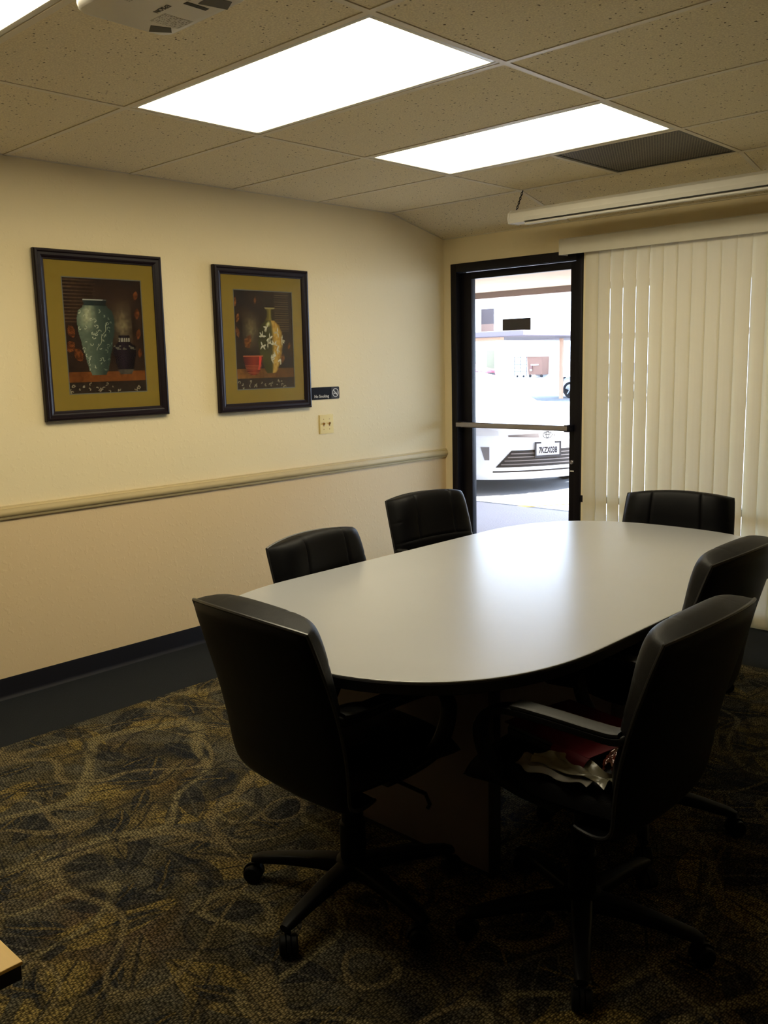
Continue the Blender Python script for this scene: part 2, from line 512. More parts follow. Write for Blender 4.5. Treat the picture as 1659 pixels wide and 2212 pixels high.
# ceiling: lay-in tiles, grid bars, dark space above
XS = [0, .9725, 2.1917, 3.4109, RX]
lights = {(0, 1), (2, 1), (-2, 1)}   # (row, column) of luminaires
VENT = (3, 1)
bm = BM()
rows = range(-6, 5)
def row_y(k): return (G0 + GS * k, G0 + GS * (k + 1) if k < 4 else 0.0)
def tilebox(bm, x0, x1, y0, y1, g=.0125):
    x0, x1, y0, y1 = x0 + g, x1 - g, y0 + g, y1 - g
    L = []
    for dz in (0, .016):
        L.append([(x0, y0, zc(y0) + dz), (x1, y0, zc(y0) + dz), (x1, y1, zc(y1) + dz), (x0, y1, zc(y1) + dz)])
    loft(bm, L)
VX0 = 1.565
for k in rows:
    y0, y1 = row_y(k)
    y0 = max(y0, RY)
    if y1 - y0 < .05: continue
    for c in range(4):
        if (k, c) in lights: continue
        if (k, c) == VENT: tilebox(bm, XS[1], VX0, y0, y1); continue
        if k in (0, 1, 2) and c in (2,): pass
        tilebox(bm, XS[c], XS[c + 1], y0, y1)
ceil = struct(obj('ceiling', bm, MT['ceil']))
bm = BM()
def bar(bm, x0, x1, y0, y1):
    L = []
    for dz in (-.0025, .02):
        L.append([(x0, y0, zc(y0) + dz), (x1, y0, zc(y0) + dz), (x1, y1, zc(y1) + dz), (x0, y1, zc(y1) + dz)])
    loft(bm, L)
hb = .0108
for x in XS[1:-1]:
    bar(bm, x - hb, x + hb, RY, YS); bar(bm, x - hb, x + hb, YS, 0)
for k in range(-6, 5):
    y = G0 + GS * k
    if y < RY + .03: continue
    for c in range(4):
        bar(bm, XS[c] + (hb if c else 0), XS[c + 1] - hb, y - hb, y + hb)
bar(bm, VX0 - hb, VX0 + hb, row_y(3)[0] + hb, row_y(3)[1] - hb)
# wall angle
bar(bm, 0, .010, RY, YS); bar(bm, 0, .010, YS, 0); bar(bm, 0, RX, -.010, 0)
obj('grid_bars', bm, MT['bar'], ceil)
bm = BM(); box(bm, -.1, RX + .1, RY - .1, .14, 2.55, 2.62); obj('plenum_slab', bm, MT['plenum'], ceil)

# chair rail and baseboard on the left wall
rp = [(0, .820), (.010, .820), (.014, .826), (.014, .832), (.020, .836), (.024, .846), (.024, .856), (.019, .864), (.019, .870), (.012, .874), (.010, .881), (0, .881)]
bm = BM(); prism(bm, rp, RY, -.004, 'y')
struct(obj('trim_1', bm, MT['rail'], smooth=True))
def base_prof():
    return [(0, 0), (.017, 0), (.014, .004), (.009, .010), (.006, .020), (.004, .088), (.002, .095), (0, .096)]
bm = BM(); prism(bm, base_prof(), RY, -.002, 'y'); struct(obj('baseboard_left', bm, MT['rubber'], smooth=True))
bm = BM(); box(bm, .002, DX0 - .002, -.006, 0, 0, .095); box(bm, WX1 + .01, RX, -.006, 0, 0, .095); struct(obj('baseboard_back', bm, MT['rubber']))

# ------------------------------------------------------------------ glass door
bm = BM()
box(bm, DX0 + .002, .116, -.012, .10, 0, DZ - .002, .003)
box(bm, 1.026, DX1 - .002, -.012, .10, 0, DZ - .002, .003)
box(bm, .114, 1.028, -.012, .10, 2.052, DZ - .002, .003)
door = struct(obj('door_1', bm, MT['bronze'], smooth=True), 'dark bronze framed glass door standing in the far corner', 'door')
bm = BM()
box(bm, .119, .209, .03, .075, .012, 2.048, .003)
box(bm, .966, 1.023, .03, .075, .012, 2.048, .003)
box(bm, .205, .97, .03, .075, 2.004, 2.048, .003)
box(bm, .205, .97, .03, .075, .012, .26, .003)
obj('door_leaf', bm, MT['bronze'], door, True)
bm = BM(); box(bm, .205, .97, .049, .055, .255, 2.008); obj('door_glass', bm, MT['glass'], door)
bm = BM()
prism(bm, rrect(-.052, -.012, 1.034, 1.068, .008), .135, 1.0, 'x')
pb = obj('push_bar', bm, MT['steel'], door, True)
bm = BM()
box(bm, .125, .175, -.05, .03, 1.032, 1.070, .004); box(bm, .975, 1.015, -.05, .03, 1.030, 1.072, .004)
obj('bar_end', bm, MT['bronze'], pb, True)
bm = BM(); lathe(bm, [(.013, .03), (.013, .014), (.010, .012), (.009, .018), (.0, .018)], (.992, 0, .838), 20, 'y')
obj('lock_cylinder', bm, MT['steel'], door, True)
bm = BM(); box(bm, .978, 1.004, .026, .03, .778, .786); obj('lock_label', bm, MT['signw'], door)
bm = BM(); box(bm, .08, 1.06, .0, .12, .0, .011, .003); obj('threshold', bm, MT['steel'], door)

# window behind the blinds
bm = BM()
for a in ((WX0, WX0 + .05, WZ0, WZ1), (WX1 - .05, WX1, WZ0, WZ1), (2.34, 2.40, WZ0, WZ1)): box(bm, a[0], a[1], .03, .10, a[2], a[3])
for z0, z1 in ((WZ0, WZ0 + .05), (WZ1 - .05, WZ1), (.60, .64)):
    for x0, x1 in ((WX0 + .05, 2.34), (2.40, WX1 - .05)): box(bm, x0, x1, .03, .10, z0, z1)
win = struct(obj('window_1', bm, MT['bronze']), 'wide dark framed shop window behind the vertical blinds', 'window')
bm = BM(); box(bm, WX0 + .04, WX1 - .04, .062, .068, WZ0 + .04, WZ1 - .04); obj('window_pane', bm, MT['glass'], win)
bm = BM(); box(bm, WX0 - .004, WX1, -.010, .03, WZ0 - .02, WZ0); obj('window_sill', bm, MT['rail'], win)
bm = BM(); box(bm, 1.074, 1.090, -.006, 0, .600, .642); obj('mullion_clip', bm, MT['bronze'], win)

# ------------------------------------------------------------------ ceiling lights
def ceiling_light(k, label):
    y0, y1 = row_y(k)
    t = thing('ceiling_light', label, 'ceiling light', ((XS[1] + XS[2]) / 2, (y0 + y1) / 2, ZC), 0, 'recessed fluorescent ceiling lights')
    hx, hy = (XS[2] - XS[1]) / 2 - .0125, (y1 - y0) / 2 - .0125
    bm = BM(); w = .020
    for a in ((-hx, hx, -hy, -hy + w), (-hx, hx, hy - w, hy), (-hx, -hx + w, -hy + w, hy - w), (hx - w, hx, -hy + w, hy - w)):
        box(bm, a[0], a[1], a[2], a[3], -.001, .03, .002)
    obj('frame', bm, MT['white'], t, True)
    bm = BM(); box(bm, -hx + w, hx - w, -hy + w, hy - w, .004, .009); obj('diffuser', bm, MT['lamp'], t)
    bm = BM(); box(bm, -hx, hx, -hy, hy, .03, .10); obj('housing', bm, MT['white'], t)
    return t
ceiling_light(0, 'larger lit fluorescent ceiling panel in the middle of the photo')
ceiling_light(2, 'lit fluorescent ceiling panel beside the dark return air grille')
ceiling_light(-2, 'lit fluorescent ceiling panel cut off by the upper left corner, behind the projector')

# return-air grille
y0, y1 = row_y(3)
vt = thing('return_air_grille', 'dark perforated square air grille in the ceiling next to a lit panel', 'vent', ((VX0 + XS[2]) / 2, (y0 + y1) / 2, ZC))
hx, hy = (XS[2] - VX0) / 2 - .012, (y1 - y0) / 2 - .012
bm = BM(); box(bm, -hx + .012, hx - .012, -hy + .012, hy - .012, .002, .006); obj('perforated_plate', bm, MT['perf'], vt)
bm = BM()
for a in ((-hx, hx, -hy, -hy + .014), (-hx, hx, hy - .014, hy), (-hx, -hx + .014, -hy + .014, hy - .014), (hx - .014, hx, -hy + .014, hy - .014)):
    box(bm, a[0], a[1], a[2], a[3], -.001, .02)
obj('frame', bm, MT['tri'], vt)

# ------------------------------------------------------------------ projector
PJ = (2.30, -3.675, 2.2)
pj = thing('projector', 'white ceiling mounted projector with black underside slots, hanging upside down', 'projector', PJ, 0)
bm = BM()
out = rrect(-.155, .155, -.115, .115, .032, 6)
def sc(p, k, z): return [(x * k[0], y * k[1], z) for x, y in p]
loft(bm, [sc(out, (.965, .95), 0.0), sc(out, (.99, .985), .004), sc(out, (1, 1), .012), sc(out, (1, 1), .070), sc(out, (.97, .96), .082)])
pb_ = obj('body', bm, MT['plastic_w'], pj, True)
bm = BM(); box(bm, .035, .048, .028, .082, -.0008, .001); obj('underside_slot', bm, MT['ink'], pj)
bm = BM(); prism(bm, [(.055, .05), (.10, .045), (.108, .095), (.07, .112)], -.0008, .002); obj('lens_recess', bm, MT['tri'], pj)
bm = BM(); prism(bm, [(-.146, .062), (-.112, .045), (-.095, .085), (-.118, .102)], -.0008, .001); obj('foot', bm, MT['tri'], pj)
for a in ((-.09, -.035, .03, .10), (-.03, .10, -.10, -.055), (.052, .115, .0, .03)):
    bm = BM(); box(bm, a[0], a[1], a[2], a[3], -.0005, .0008); obj('fine_print', bm, MT['print'], pj)
text_mesh('lettering', 'EPSON', .017, MT['plastic_g'], pj, frame_mtx((-1, 0, 0), (0, 1, 0), (0, 0, -1), (-.018, .012, -.0006)))
bm = BM()
for i in range(7): box(bm, -.1553, -.1535, -.075 + i * .006, -.072 + i * .006, .02, .06)
obj('side_vent', bm, MT['tri'], pj)
bm = BM(); lathe(bm, [(.0, -.0012), (.009, -.0012), (.009, .001)], (-.118, -.115, .045), 18, 'y'); obj('audio_port', bm, MT['brass'], pj)
bm = BM(); lathe(bm, [(.0, .117), (.024, .117), (.026, .110), (.03, .09)], (.085, 0, .045), 24, 'y'); obj('lens', bm, MT['sign'], pj, True)
bm = BM(); lathe(bm, [(.018, .082), (.018, ZC - 2.2 - .012), (.055, ZC - 2.2 - .012), (.055, ZC - 2.2 - .003)], (0, 0, 0), 20)
box(bm, -.09, .09, -.06, .06, .082, .088)
obj('ceiling_mount', bm, MT['white'], pj, True)

# ------------------------------------------------------------------ projection screen
SY = -.47
ps = thing('projection_screen', 'rolled up white projection screen case hanging under the ceiling by chains', 'projection screen', (.90, SY, 2.225))
bm = BM()
hexp = [(-.042, .0), (-.052, .022), (-.046, .052), (-.022, .070), (.022, .070), (.046, .052), (.052, .022), (.042, .0)]
prism(bm, hexp, .008, 2.30, 'x'); obj('case', bm, MT['white'], ps)
for nm, xa in (('end_cap', -.004), ('end_cap', 2.30)):
    bm = BM(); prism(bm, [(y * 1.06, (z - .035) * 1.06 + .035) for y, z in hexp], xa, xa + .012, 'x'); obj(nm, bm, MT['plastic_w'], ps)
bm = BM(); box(bm, .10, 2.22, -.044, -.030, -.0006, .003); obj('fabric_slot', bm, MT['ink'], ps)
bm = BM(); prism(bm, rrect(-.028, .002, -.014, .000, .005, 3), .095, 2.22, 'x'); obj('pull_bar', bm, MT['white'], ps, True)
for cx, sx in ((.02, .075), (2.20, -.02)):
    bm = BM()
    a, b = Vector((cx, 0, .072)), Vector((cx + sx, -.045, ZC - 2.225 - .004))
    nl = 9; d = (b - a)
    for i in range(nl):
        c = a + d * ((i + .5) / nl); dn = d.normalized()
        side = dn.cross(Vector((0, 1, 0)) if i % 2 else Vector((1, 0, .2))).normalized()
        L = d.length / nl * .66
        tube(bm, [c + dn * L * math.cos(t) + side * .0062 * math.sin(t) for t in [2 * PI * q / 10 for q in range(10)]], (.0021), 5, True)
    obj('chain', bm, MT['platef'], ps, True)

# ------------------------------------------------------------------ vertical blinds
bl = thing('vertical_blinds', 'closed cream vertical blinds hanging under a valance over the window', 'blinds', (.966, -.06, 0))
bm = BM()
prism(bm, [(-.045, 2.075), (-.040, 2.075), (-.040, 2.160), (.052, 2.160), (.052, 2.168), (-.038, 2.168), (-.045, 2.162)], 0, 2.72, 'x')
box(bm, 0, .004, -.040, .052, 2.076, 2.162)
obj('valance', bm, MT['vinyl'], bl, True)
bm = BM(); box(bm, .03, 2.70, -.022, .022, 2.115, 2.150); obj('headrail', bm, MT['white'], bl)
angs = [-5, -10.6, -10.4, -10.5, -10.6, -11.2, -5, -5.5, -6, -5.5, -6, -10.5, -14.5, -7, -8, -11, -8] + [-8] * 16
random.seed(5)
for i in range(31):
    a = math.radians(angs[i]); bm = BM()
    nu, nz = 8, 10; hw = .0445
    for side in (0, 1): pass
    grid = []
    for j in range(nz + 1):
        z = .035 + (2.105 - .035) * j / nz
        aa = a * (1.0 + .22 * (1 - j / nz) - .1)
        rowv = []
        for q in range(nu + 1):
            u = -hw + 2 * hw * q / nu
            b_ = -.0035 * (1 - (u / hw) ** 2)
            rowv.append((u * math.cos(aa) - b_ * math.sin(aa), u * math.sin(aa) + b_ * math.cos(aa), z))
        grid.append(rowv)
    loft(bm, grid, False, False, closed=False)
    o = obj('slat', bm, MT['slat'], bl, True)
    o.location = (.197 + i * .0804, 0, 0)

# ------------------------------------------------------------------ framed pictures
def shape_mask_leaf(x, y, cx, cy, L, w, ang):
    dx, dy = x - cx, y - cy
    u = dx * math.cos(ang) + dy * math.sin(ang); v = -dx * math.sin(ang) + dy * math.cos(ang)
    if abs(u) > L: return False
    return abs(v) < w * (1 - (u / L) ** 2)

def interp(tab, y):
    for (a, wa), (b, wb) in zip(tab, tab[1:]):
        if a <= y <= b:
            t = (y - a) / (b - a); t = t * t * (3 - 2 * t)
            return wa + (wb - wa) * t
    return 0

def h2(i, j):
    v = math.sin(i * 127.1 + j * 311.7) * 43758.5453
    return v - math.floor(v)
def vnoise(x, y):
    i, j = math.floor(x), math.floor(y); fx, fy = x - i, y - j
    fx, fy = fx * fx * (3 - 2 * fx), fy * fy * (3 - 2 * fy)
    return (h2(i, j) * (1 - fx) + h2(i + 1, j) * fx) * (1 - fy) + (h2(i, j + 1) * (1 - fx) + h2(i + 1, j + 1) * fx) * fy
def mixc(a, b, t): return tuple(p + (q - p) * t for p, q in zip(a, b))

def strokes(seed, n, region):
    r = random.Random(seed); out = []
    for _ in range(n):
        x, y = r.uniform(region[0], region[1]), r.uniform(region[2], region[3])
        out.append((x, y, r.uniform(.008, .020), r.uniform(0, 2 * PI), r.uniform(2.0, 4.5)))
    return out
def on_stroke(x, y, st, wd):
    for cx, cy, rad, a0, sp in st:
        dx, dy = x - cx, (y - cy) * 1.35
        d = math.hypot(dx, dy)
        if abs(d - rad) < wd and ((math.atan2(dy, dx) - a0) % (2 * PI)) < sp: return True
    return False

V1 = [(.165, .09), (.22, .125), (.30, .15), (.42, .19), (.55, .225), (.64, .235), (.71, .215), (.755, .155), (.775, .135), (.80, .145), (.815, .148)]
V1b = [(.165, .075), (.20, .10), (.28, .125), (.36, .15), (.41, .145), (.44, .09), (.47, .065), (.495, .075), (.51, .07)]
ST1 = strokes(11, 62, (.17, .58, .20, .72)); STB = strokes(12, 24, (.03, .97, .015, .085))
LV1 = [(.92, .86, .045, .03, 1.2), (.925, .70, .05, .035, 1.4), (.93, .52, .05, .03, 1.3), (.935, .35, .045, .028, 1.5), (.08, .54, .06, .045, 2.1), (.06, .41, .06, .05, .6), (.15, .34, .07, .05, 2.3)]
def art1(x, y):
    n = vnoise(x * 40, y * 55); n2 = vnoise(x * 7, y * 9)
    c = mixc((30, 20, 17), (52, 36, 26), n2 * .8 + n * .2)
    if .20 < y and .58 < x < .85: c = mixc(c, (116, 106, 78), max(0, 1 - abs(x - .73) / .19) * max(0, 1 - abs(y - .60) / .24) * (.7 + .5 * n))
    if x < .42 and y > .60: 
        if (y * 34) % 1 < .35: c = mixc(c, (110, 88, 60), (.55 - x) * (.6 + .6 * n))
    for cx, cy, L, w_, a in LV1:
        if shape_mask_leaf(x, y, cx, cy, L, w_, a):
            c = mixc((58, 28, 14), (134, 76, 32), n)
            if abs(math.sin((x - y) * 190)) < .45: c = (40, 20, 12)
    if y < .195: c = mixc((70, 36, 14), (120, 70, 30), n2 * .6 + n * .4)
    if y < .105:
        c = mixc((34, 26, 22), (48, 38, 30), n)
        if on_stroke(x, y, STB, .005): c = (128, 118, 96)
    w_ = interp(V1, y) if .165 < y < .815 else 0
    if w_ and abs(x - .39) < w_:
        s = (x - .39) / w_
        c = mixc((86, 98, 82), (38, 50, 46), min(1, max(0, .45 + .75 * s)))
        hl = max(0, 1 - math.hypot((s + .45) / .55, (y - .68) / .16))
        c = mixc(c, (188, 188, 150), hl * .9)
        c = mixc(c, (60, 68, 58), .35 * n)
        if y > .765: c = mixc((44, 54, 52), (22, 26, 28), (s + 1) / 2)
        if y > .805: c = (150, 152, 140) if s < .7 else (70, 74, 70)
        if y < .75 and on_stroke(x, y, ST1, .0035): c = mixc((158, 162, 138), (88, 98, 84), max(0, s))
        if abs(x - .40 - (y - .40) * .62 - .012 * math.sin(y * 60)) < .0035 and .38 < y < .62: c = (150, 152, 128)
    w_ = interp(V1b, y) if .165 < y < .51 else 0
    if w_ and abs(x - .735) < w_:
        s = (x - .735) / w_
        c = mixc((34, 24, 32), (14, 8, 14), abs(s + .2))
        if .385 < y < .42 and n > .5: c = (84, 80, 66)
        if .45 < y < .485 and abs(math.sin(x * 120)) > .7: c = (150, 146, 130)
        if y < .205: c = mixc((46, 42, 38), (78, 72, 62), n)
    return c

V2 = [(.165, .08), (.20, .115), (.28, .155), (.38, .195), (.48, .215), (.57, .205), (.64, .165), (.70, .085), (.74, .055), (.79, .05), (.815, .075), (.83, .09)]
V2b = [(.150, .05), (.165, .085), (.20, .12), (.26, .148), (.32, .165), (.345, .165)]
ST2 = strokes(15, 24, (.03, .85, .015, .085))
LV2 = [(.03, .88, .05, .02, 1.5), (.06, .72, .05, .025, 1.2), (.05, .58, .06, .03, 1.9), (.22, .49, .075, .045, 1.0), (.2, .47, .06, .05, 2.3), (.80, .31, .05, .03, 1.3), (.92, .44, .04, .02, 1.2), (.36, .9, .04, .02, 1.4)]
rr_ = random.Random(21)
PL2 = []
for (gx, gy) in ((.54, .63), (.72, .58), (.46, .54), (.58, .52), (.55, .47), (.46, .44), (.66, .46), (.70, .40), (.68, .34), (.60, .30), (.79, .50), (.76, .30)):
    for q in range(4):
        a = rr_.uniform(0, PI * 2)
        PL2.append((gx + .03 * math.cos(a), gy + .022 * math.sin(a), .033, .0095, a))
def art2(x, y):
    n = vnoise(x * 40, y * 55); n2 = vnoise(x * 7 + 9, y * 9)
    c = mixc((26, 16, 12), (50, 34, 22), n2 * .8 + n * .2)
    if .13 < x < .45: c = mixc(c, (104, 94, 62), max(0, 1 - abs(x - .27) / .19) * max(0, 1 - abs(y - .60) / .24) * (.75 + .5 * n))
    if x > .68 and y > .58 and x < .93 and (y * 44) % 1 < .35: c = mixc(c, (96, 78, 50), .7)
    for cx, cy, L, w_, a in LV2:
        if shape_mask_leaf(x, y, cx, cy, L, w_, a):
            c = mixc((64, 34, 14), (142, 86, 36), n)
            if abs(math.sin((x + y) * 170)) < .3: c = (58, 28, 12)
    if y < .21: c = mixc((74, 44, 16), (132, 88, 36), (n2 * .5 + n * .5) * (1.1 - x * .7))
    if y < .115:
        c = mixc((36, 25, 20), (50, 36, 26), n)
        if on_stroke(x, y, ST2, .005): c = (134, 124, 98)
    w_ = interp(V2, y) if .165 < y < .83 else 0
    if w_ and abs(x - .60) < w_:
        s = (x - .60) / w_
        c = mixc((34, 33, 12), (66, 62, 22), n2)
        if s > .05: c = mixc(c, mixc((150, 112, 40), (184, 152, 74), n), min(1, (s - .05) * 4))
        if s > .75: c = mixc(c, (80, 58, 20), (s - .75) * 3)
        hl = max(0, 1 - math.hypot((s + .25) / .35, (y - .665) / .035)); c = mixc(c, (220, 214, 140), hl)
        if y > .70: c = mixc((112, 100, 40), (60, 52, 20), abs(s)) if s < .4 else (40, 34, 14)
        if y > .815: c = (130, 118, 70)
    for cx, cy, L, ww, a in PL2:
        if shape_mask_leaf(x, y, cx, cy, L, ww, a): c = mixc((196, 192, 168), (150, 140, 110), n)
    w_ = interp(V2b, y) if .150 < y < .345 else 0
    if w_ and abs(x - .29) < w_:
        s = (x - .29) / w_
        c = mixc((128, 42, 24), (70, 16, 14), abs(s - .1) * .9)
        if .62 < s < .86 and y > .20: c = (196, 52, 38)
        if y < .25 and (y * 70) % 1 < .3: c = (150, 80, 44)
        if y > .335: c = (168, 90, 50)
    return c

def framed_picture(name, label, y0, y1, z0, z1, artf, aspect_mat, art_rect, tilt):
    w_, h_ = y1 - y0, z1 - z0
    t = thing(name, label, 'framed picture', (0.003, (y0 + y1) / 2, z0), 0, None)
    t.rotation_euler = (0, math.radians(tilt), 0)
    hw = w_ / 2; fw_ = .046
    # moulded frame: profile swept round a rectangle with mitred corners (local: y across, z up, x out of the wall)
    prof = [(0, .0), (0, .020), (.004, .027), (.012, .029), (.017, .024), (.028, .024), (.034, .021), (.040, .016), (fw_, .015), (fw_, .0)]
    bm = BM(); loops = []
    for s_, (yy, zz, dy, dz) in enumerate(((-hw, 0, 1, 1), (hw, 0, -1, 1), (hw, h_, -1, -1), (-hw, h_, 1, -1))):
        loops.append([(d, yy + dy * a, zz + dz * a) for a, d in prof])
    loops.append(loops[0])
    loft(bm, loops, False, False)
    bmesh.ops.remove_doubles(bm, verts=bm.verts[:], dist=1e-6)
    obj('frame', bm, MT['mahog'], t, False)
    ay0, ay1, az0, az1 = art_rect
    bm = BM()
    for a in ((-hw + fw_ - .003, ay0, fw_ - .003, h_ - fw_ + .003), (ay1, hw - fw_ + .003, fw_ - .003, h_ - fw_ + .003), (ay0, ay1, fw_ - .003, az0), (ay0, ay1, az1, h_ - fw_ + .003)):
        box(bm, .006, .0105, a[0], a[1], a[2], a[3])
    obj('mat_board', bm, MT['olive'], t)
    bm = BM(); b = .0045
    for a in ((ay0, ay0 + b, az0, az1), (ay1 - b, ay1, az0, az1), (ay0 + b, ay1 - b, az0, az0 + b), (ay0 + b, ay1 - b, az1 - b, az1)):
        box(bm, .006, .0100, a[0], a[1], a[2], a[3])
    obj('mat_bevel', bm, MT['bevel'], t)
    NX, NY = 150, 205
    verts = []; cols = []
    for j in range(NY + 1):
        for i in range(NX + 1):
            u, v = i / NX, j / NY
            verts.append((.0075, ay0 + (ay1 - ay0) * u, az0 + (az1 - az0) * v))
            cols.append(srgb(*artf(u, v)))
    faces = [(j * (NX + 1) + i, j * (NX + 1) + i + 1, (j + 1) * (NX + 1) + i + 1, (j + 1) * (NX + 1) + i) for j in range(NY) for i in range(NX)]
    me = bpy.data.meshes.new('print'); me.from_pydata(verts, [], faces)
    at = me.color_attributes.new('paint', 'FLOAT_COLOR', 'POINT')
    at.data.foreach_set('color', [q for c in cols for q in (*c, 1.0)])
    me.materials.append(MT['paint'])
    o = bpy.data.objects.new('art_print', me); COL.objects.link(o); o.parent = t
    bm = BM(); box(bm, .0125, .0145, -hw + fw_ - .002, hw - fw_ + .002, fw_ - .002, h_ - fw_ + .002); obj('glazing', bm, MT['pglass'], t)
    bm = BM(); box(bm, .0, .006, -hw + .012, hw - .012, .012, h_ - .012); obj('backing_board', bm, MT['oak'], t)
    return t
framed_picture('framed_picture', 'dark framed still life print with large teal vase, left of the two pictures', -2.874, -2.221, 1.241, 2.013, art1, None, (-.201, .213, .118, .655), 0.25)
framed_picture('framed_picture', 'dark framed still life print with gold vase and red bowl, beside the no smoking sign', -1.905, -1.252, 1.227, 1.999, art2, None, (-.200, .214, .117, .652), 0.25)

# ------------------------------------------------------------------ sign and switch
sg = thing('no_smoking_sign', 'small black no smoking sign on the wall above the light switch', 'sign', (0, -1.118, 1.303))
bm = BM(); prism(bm, rrect(-.112, .112, -.036, .036, .008), 0, .004, 'x'); obj('plaque', bm, MT['sign'], sg)
bm = BM(); prism(bm, rrect(.045, .110, -.034, .034, .006), .004, .0048, 'x'); obj('symbol_panel', bm, MT['sign2'], sg)
MS = lambda x, y, z: frame_mtx((0, 1, 0), (0, 0, 1), (1, 0, 0), (x, y, z))
text_mesh('lettering', 'No Smoking', .0235, MT['signw'], sg, MS(.0045, -.034, -.018), sx=1.0, bold=.0003)
bm = BM()
n = 32
loft(bm, [[(x_, .079 + r_ * math.cos(2 * PI * k / n), r_ * math.sin(2 * PI * k / n)) for k in range(n)] for x_, r_ in ((.0048, .026), (.0056, .026), (.0056, .0215), (.0048, .0215))], False, False)
d = .0165
prism(bm, [(.079 - d - .0018, d - .0018), (.079 - d + .0018, d + .0018), (.079 + d + .0018, -d + .0018), (.079 + d - .0018, -d - .0018)], .0048, .0057, 'x')
obj('prohibition_ring', bm, MT['signw'], sg)
bm = BM(); box(bm, .0048, .0054, .064, .092, -.006, -.001); box(bm, .0048, .0054, .094, .097, -.006, -.001); tube(bm, [(.0051, .095, .002), (.0051, .092, .006), (.0051, .095, .010)], .0008, 5)
obj('cigarette', bm, MT['signw'], sg)

sw = thing('light_switch', 'gold double light switch plate on the cream wall', 'light switch', (0, -1.121, 1.119))
bm = BM(); prism(bm, rrect(-.0575, .0575, -.057, .057, .004), 0, .004, 'x'); prism(bm, rrect(-.054, .054, -.0535, .0535, .004), .004, .0065, 'x')
obj('cover_plate', bm, MT['brass'], sw)
for s_ in (-1, 1):
    bm = BM(); box(bm, .0065, .0072, s_ * .023 - .005, s_ * .023 + .005, -.012, .012)
    rz_ = .017
    loft(bm, [[(.0065, s_ * .023 + a, b) for a, b in ((-.004, -.006), (.004, -.006), (.004, .006), (-.004, .006))], [(rz_, s_ * .023 + a, b + .008 * (1 if s_ > 0 else .6)) for a, b in ((-.003, -.003), (.003, -.003), (.003, .004), (-.003, .004))]])
    obj('toggle', bm, MT['toggle'], sw)
    for z_ in (-.030, .030):
        bm = BM(); lathe(bm, [(.003, .006), (.003, .0072), (.0, .0075)], (0, s_ * .023, z_), 10, 'x'); obj('screw', bm, MT['toggle'], sw)

# ------------------------------------------------------------------ conference table
TCX, TX, TY0, TY1, TZ = 2.238, .606, -3.424, -1.138, .74
tb = thing('conference_table', 'long oval conference table with pale grey laminate top and black edge', 'table', (TCX, (TY0 + TY1) / 2, 0))
cy_ = (TY0 + TY1) / 2
def oval(grow, n=40, e=2.45):
    pts = []; b = .62; yc = (TY1 - TY0) / 2 - b
    for half in (1, -1):
        for k in range(n + 1):
            a = PI * k / n
            c, s_ = math.cos(a), math.sin(a)
            x = math.copysign(abs(c) ** (2 / e), c) * (TX + grow); y = abs(s_) ** (2 / e) * (b + grow)
            pts.append((half * x, half * (yc + y)))
    return pts
bm = BM()
o_ = oval(-.001)
loft(bm, [[(x, y, TZ - .004) for x, y in o_], [(x, y, TZ - .001) for x, y in o_], [(x, y, TZ) for x, y in oval(-.003)]])
obj('tabletop', bm, MT['lam'], tb)
bm = BM()
loft(bm, [[(x, y, TZ - .036) for x, y in oval(-.006)], [(x, y, TZ - .032) for x, y in oval(.0)], [(x, y, TZ - .008) for x, y in oval(.001)], [(x, y, TZ - .004) for x, y in oval(-.001)]])
obj('edge_band', bm, MT['edge'], tb)
for s_ in (-1, 1):
    bm = BM(); box(bm, -.345, .285, -.016, .016, .012, TZ - .036, .001)
    o = obj('pedestal_panel', bm, MT['lamp_ped'], tb); o.location = (0, (-2.868 if s_ < 0 else -1.69) - cy_, 0)
    bm = BM(); box(bm, .285, .302, -.017, .017, .0, TZ - .036); box(bm, -.362, -.345, -.017, .017, 0, TZ - .036); box(bm, -.345, .285, -.016, .016, 0, .012)
    e_ = obj('panel_edging', bm, MT['edge'], o)
bm = BM(); box(bm, -.016, .016, -2.85 - cy_, -1.71 - cy_, .06, TZ - .036); obj('stretcher_panel', bm, MT['lamp_ped'], tb)

# ------------------------------------------------------------------ office chairs (local: origin on floor under the column, faces +y)
CPRO = [(-.09, .362), (-.165, .364), (-.222, .388), (-.250, .450), (-.264, .53), (-.286, .63), (-.320, .745), (-.356, .855)]
_cum = [0.0]
for (a, b), (c, d) in zip(CPRO, CPRO[1:]): _cum.append(_cum[-1] + math.hypot(c - a, d - b))
def prof_pt(s):
    L = s * _cum[-1]
    for i in range(len(CPRO) - 1):
        if L <= _cum[i + 1] or i == len(CPRO) - 2:
            t = (L - _cum[i]) / (_cum[i + 1] - _cum[i])
            p = [CPRO[max(i - 1, 0)], CPRO[i], CPRO[i + 1], CPRO[min(i + 2, len(CPRO) - 1)]]
            r = []
            for k in (0, 1):
                a, b, c, d = (q[k] for q in p)
                r.append(.5 * (2 * b + (c - a) * t + (2 * a - 5 * b + 4 * c - d) * t * t + (3 * b - a - 3 * c + d) * t ** 3))
            return r
def half_w(s): 
    return .228 + .014 * min(1, s / .3) + .010 * max(0, (s - .3) / .7)
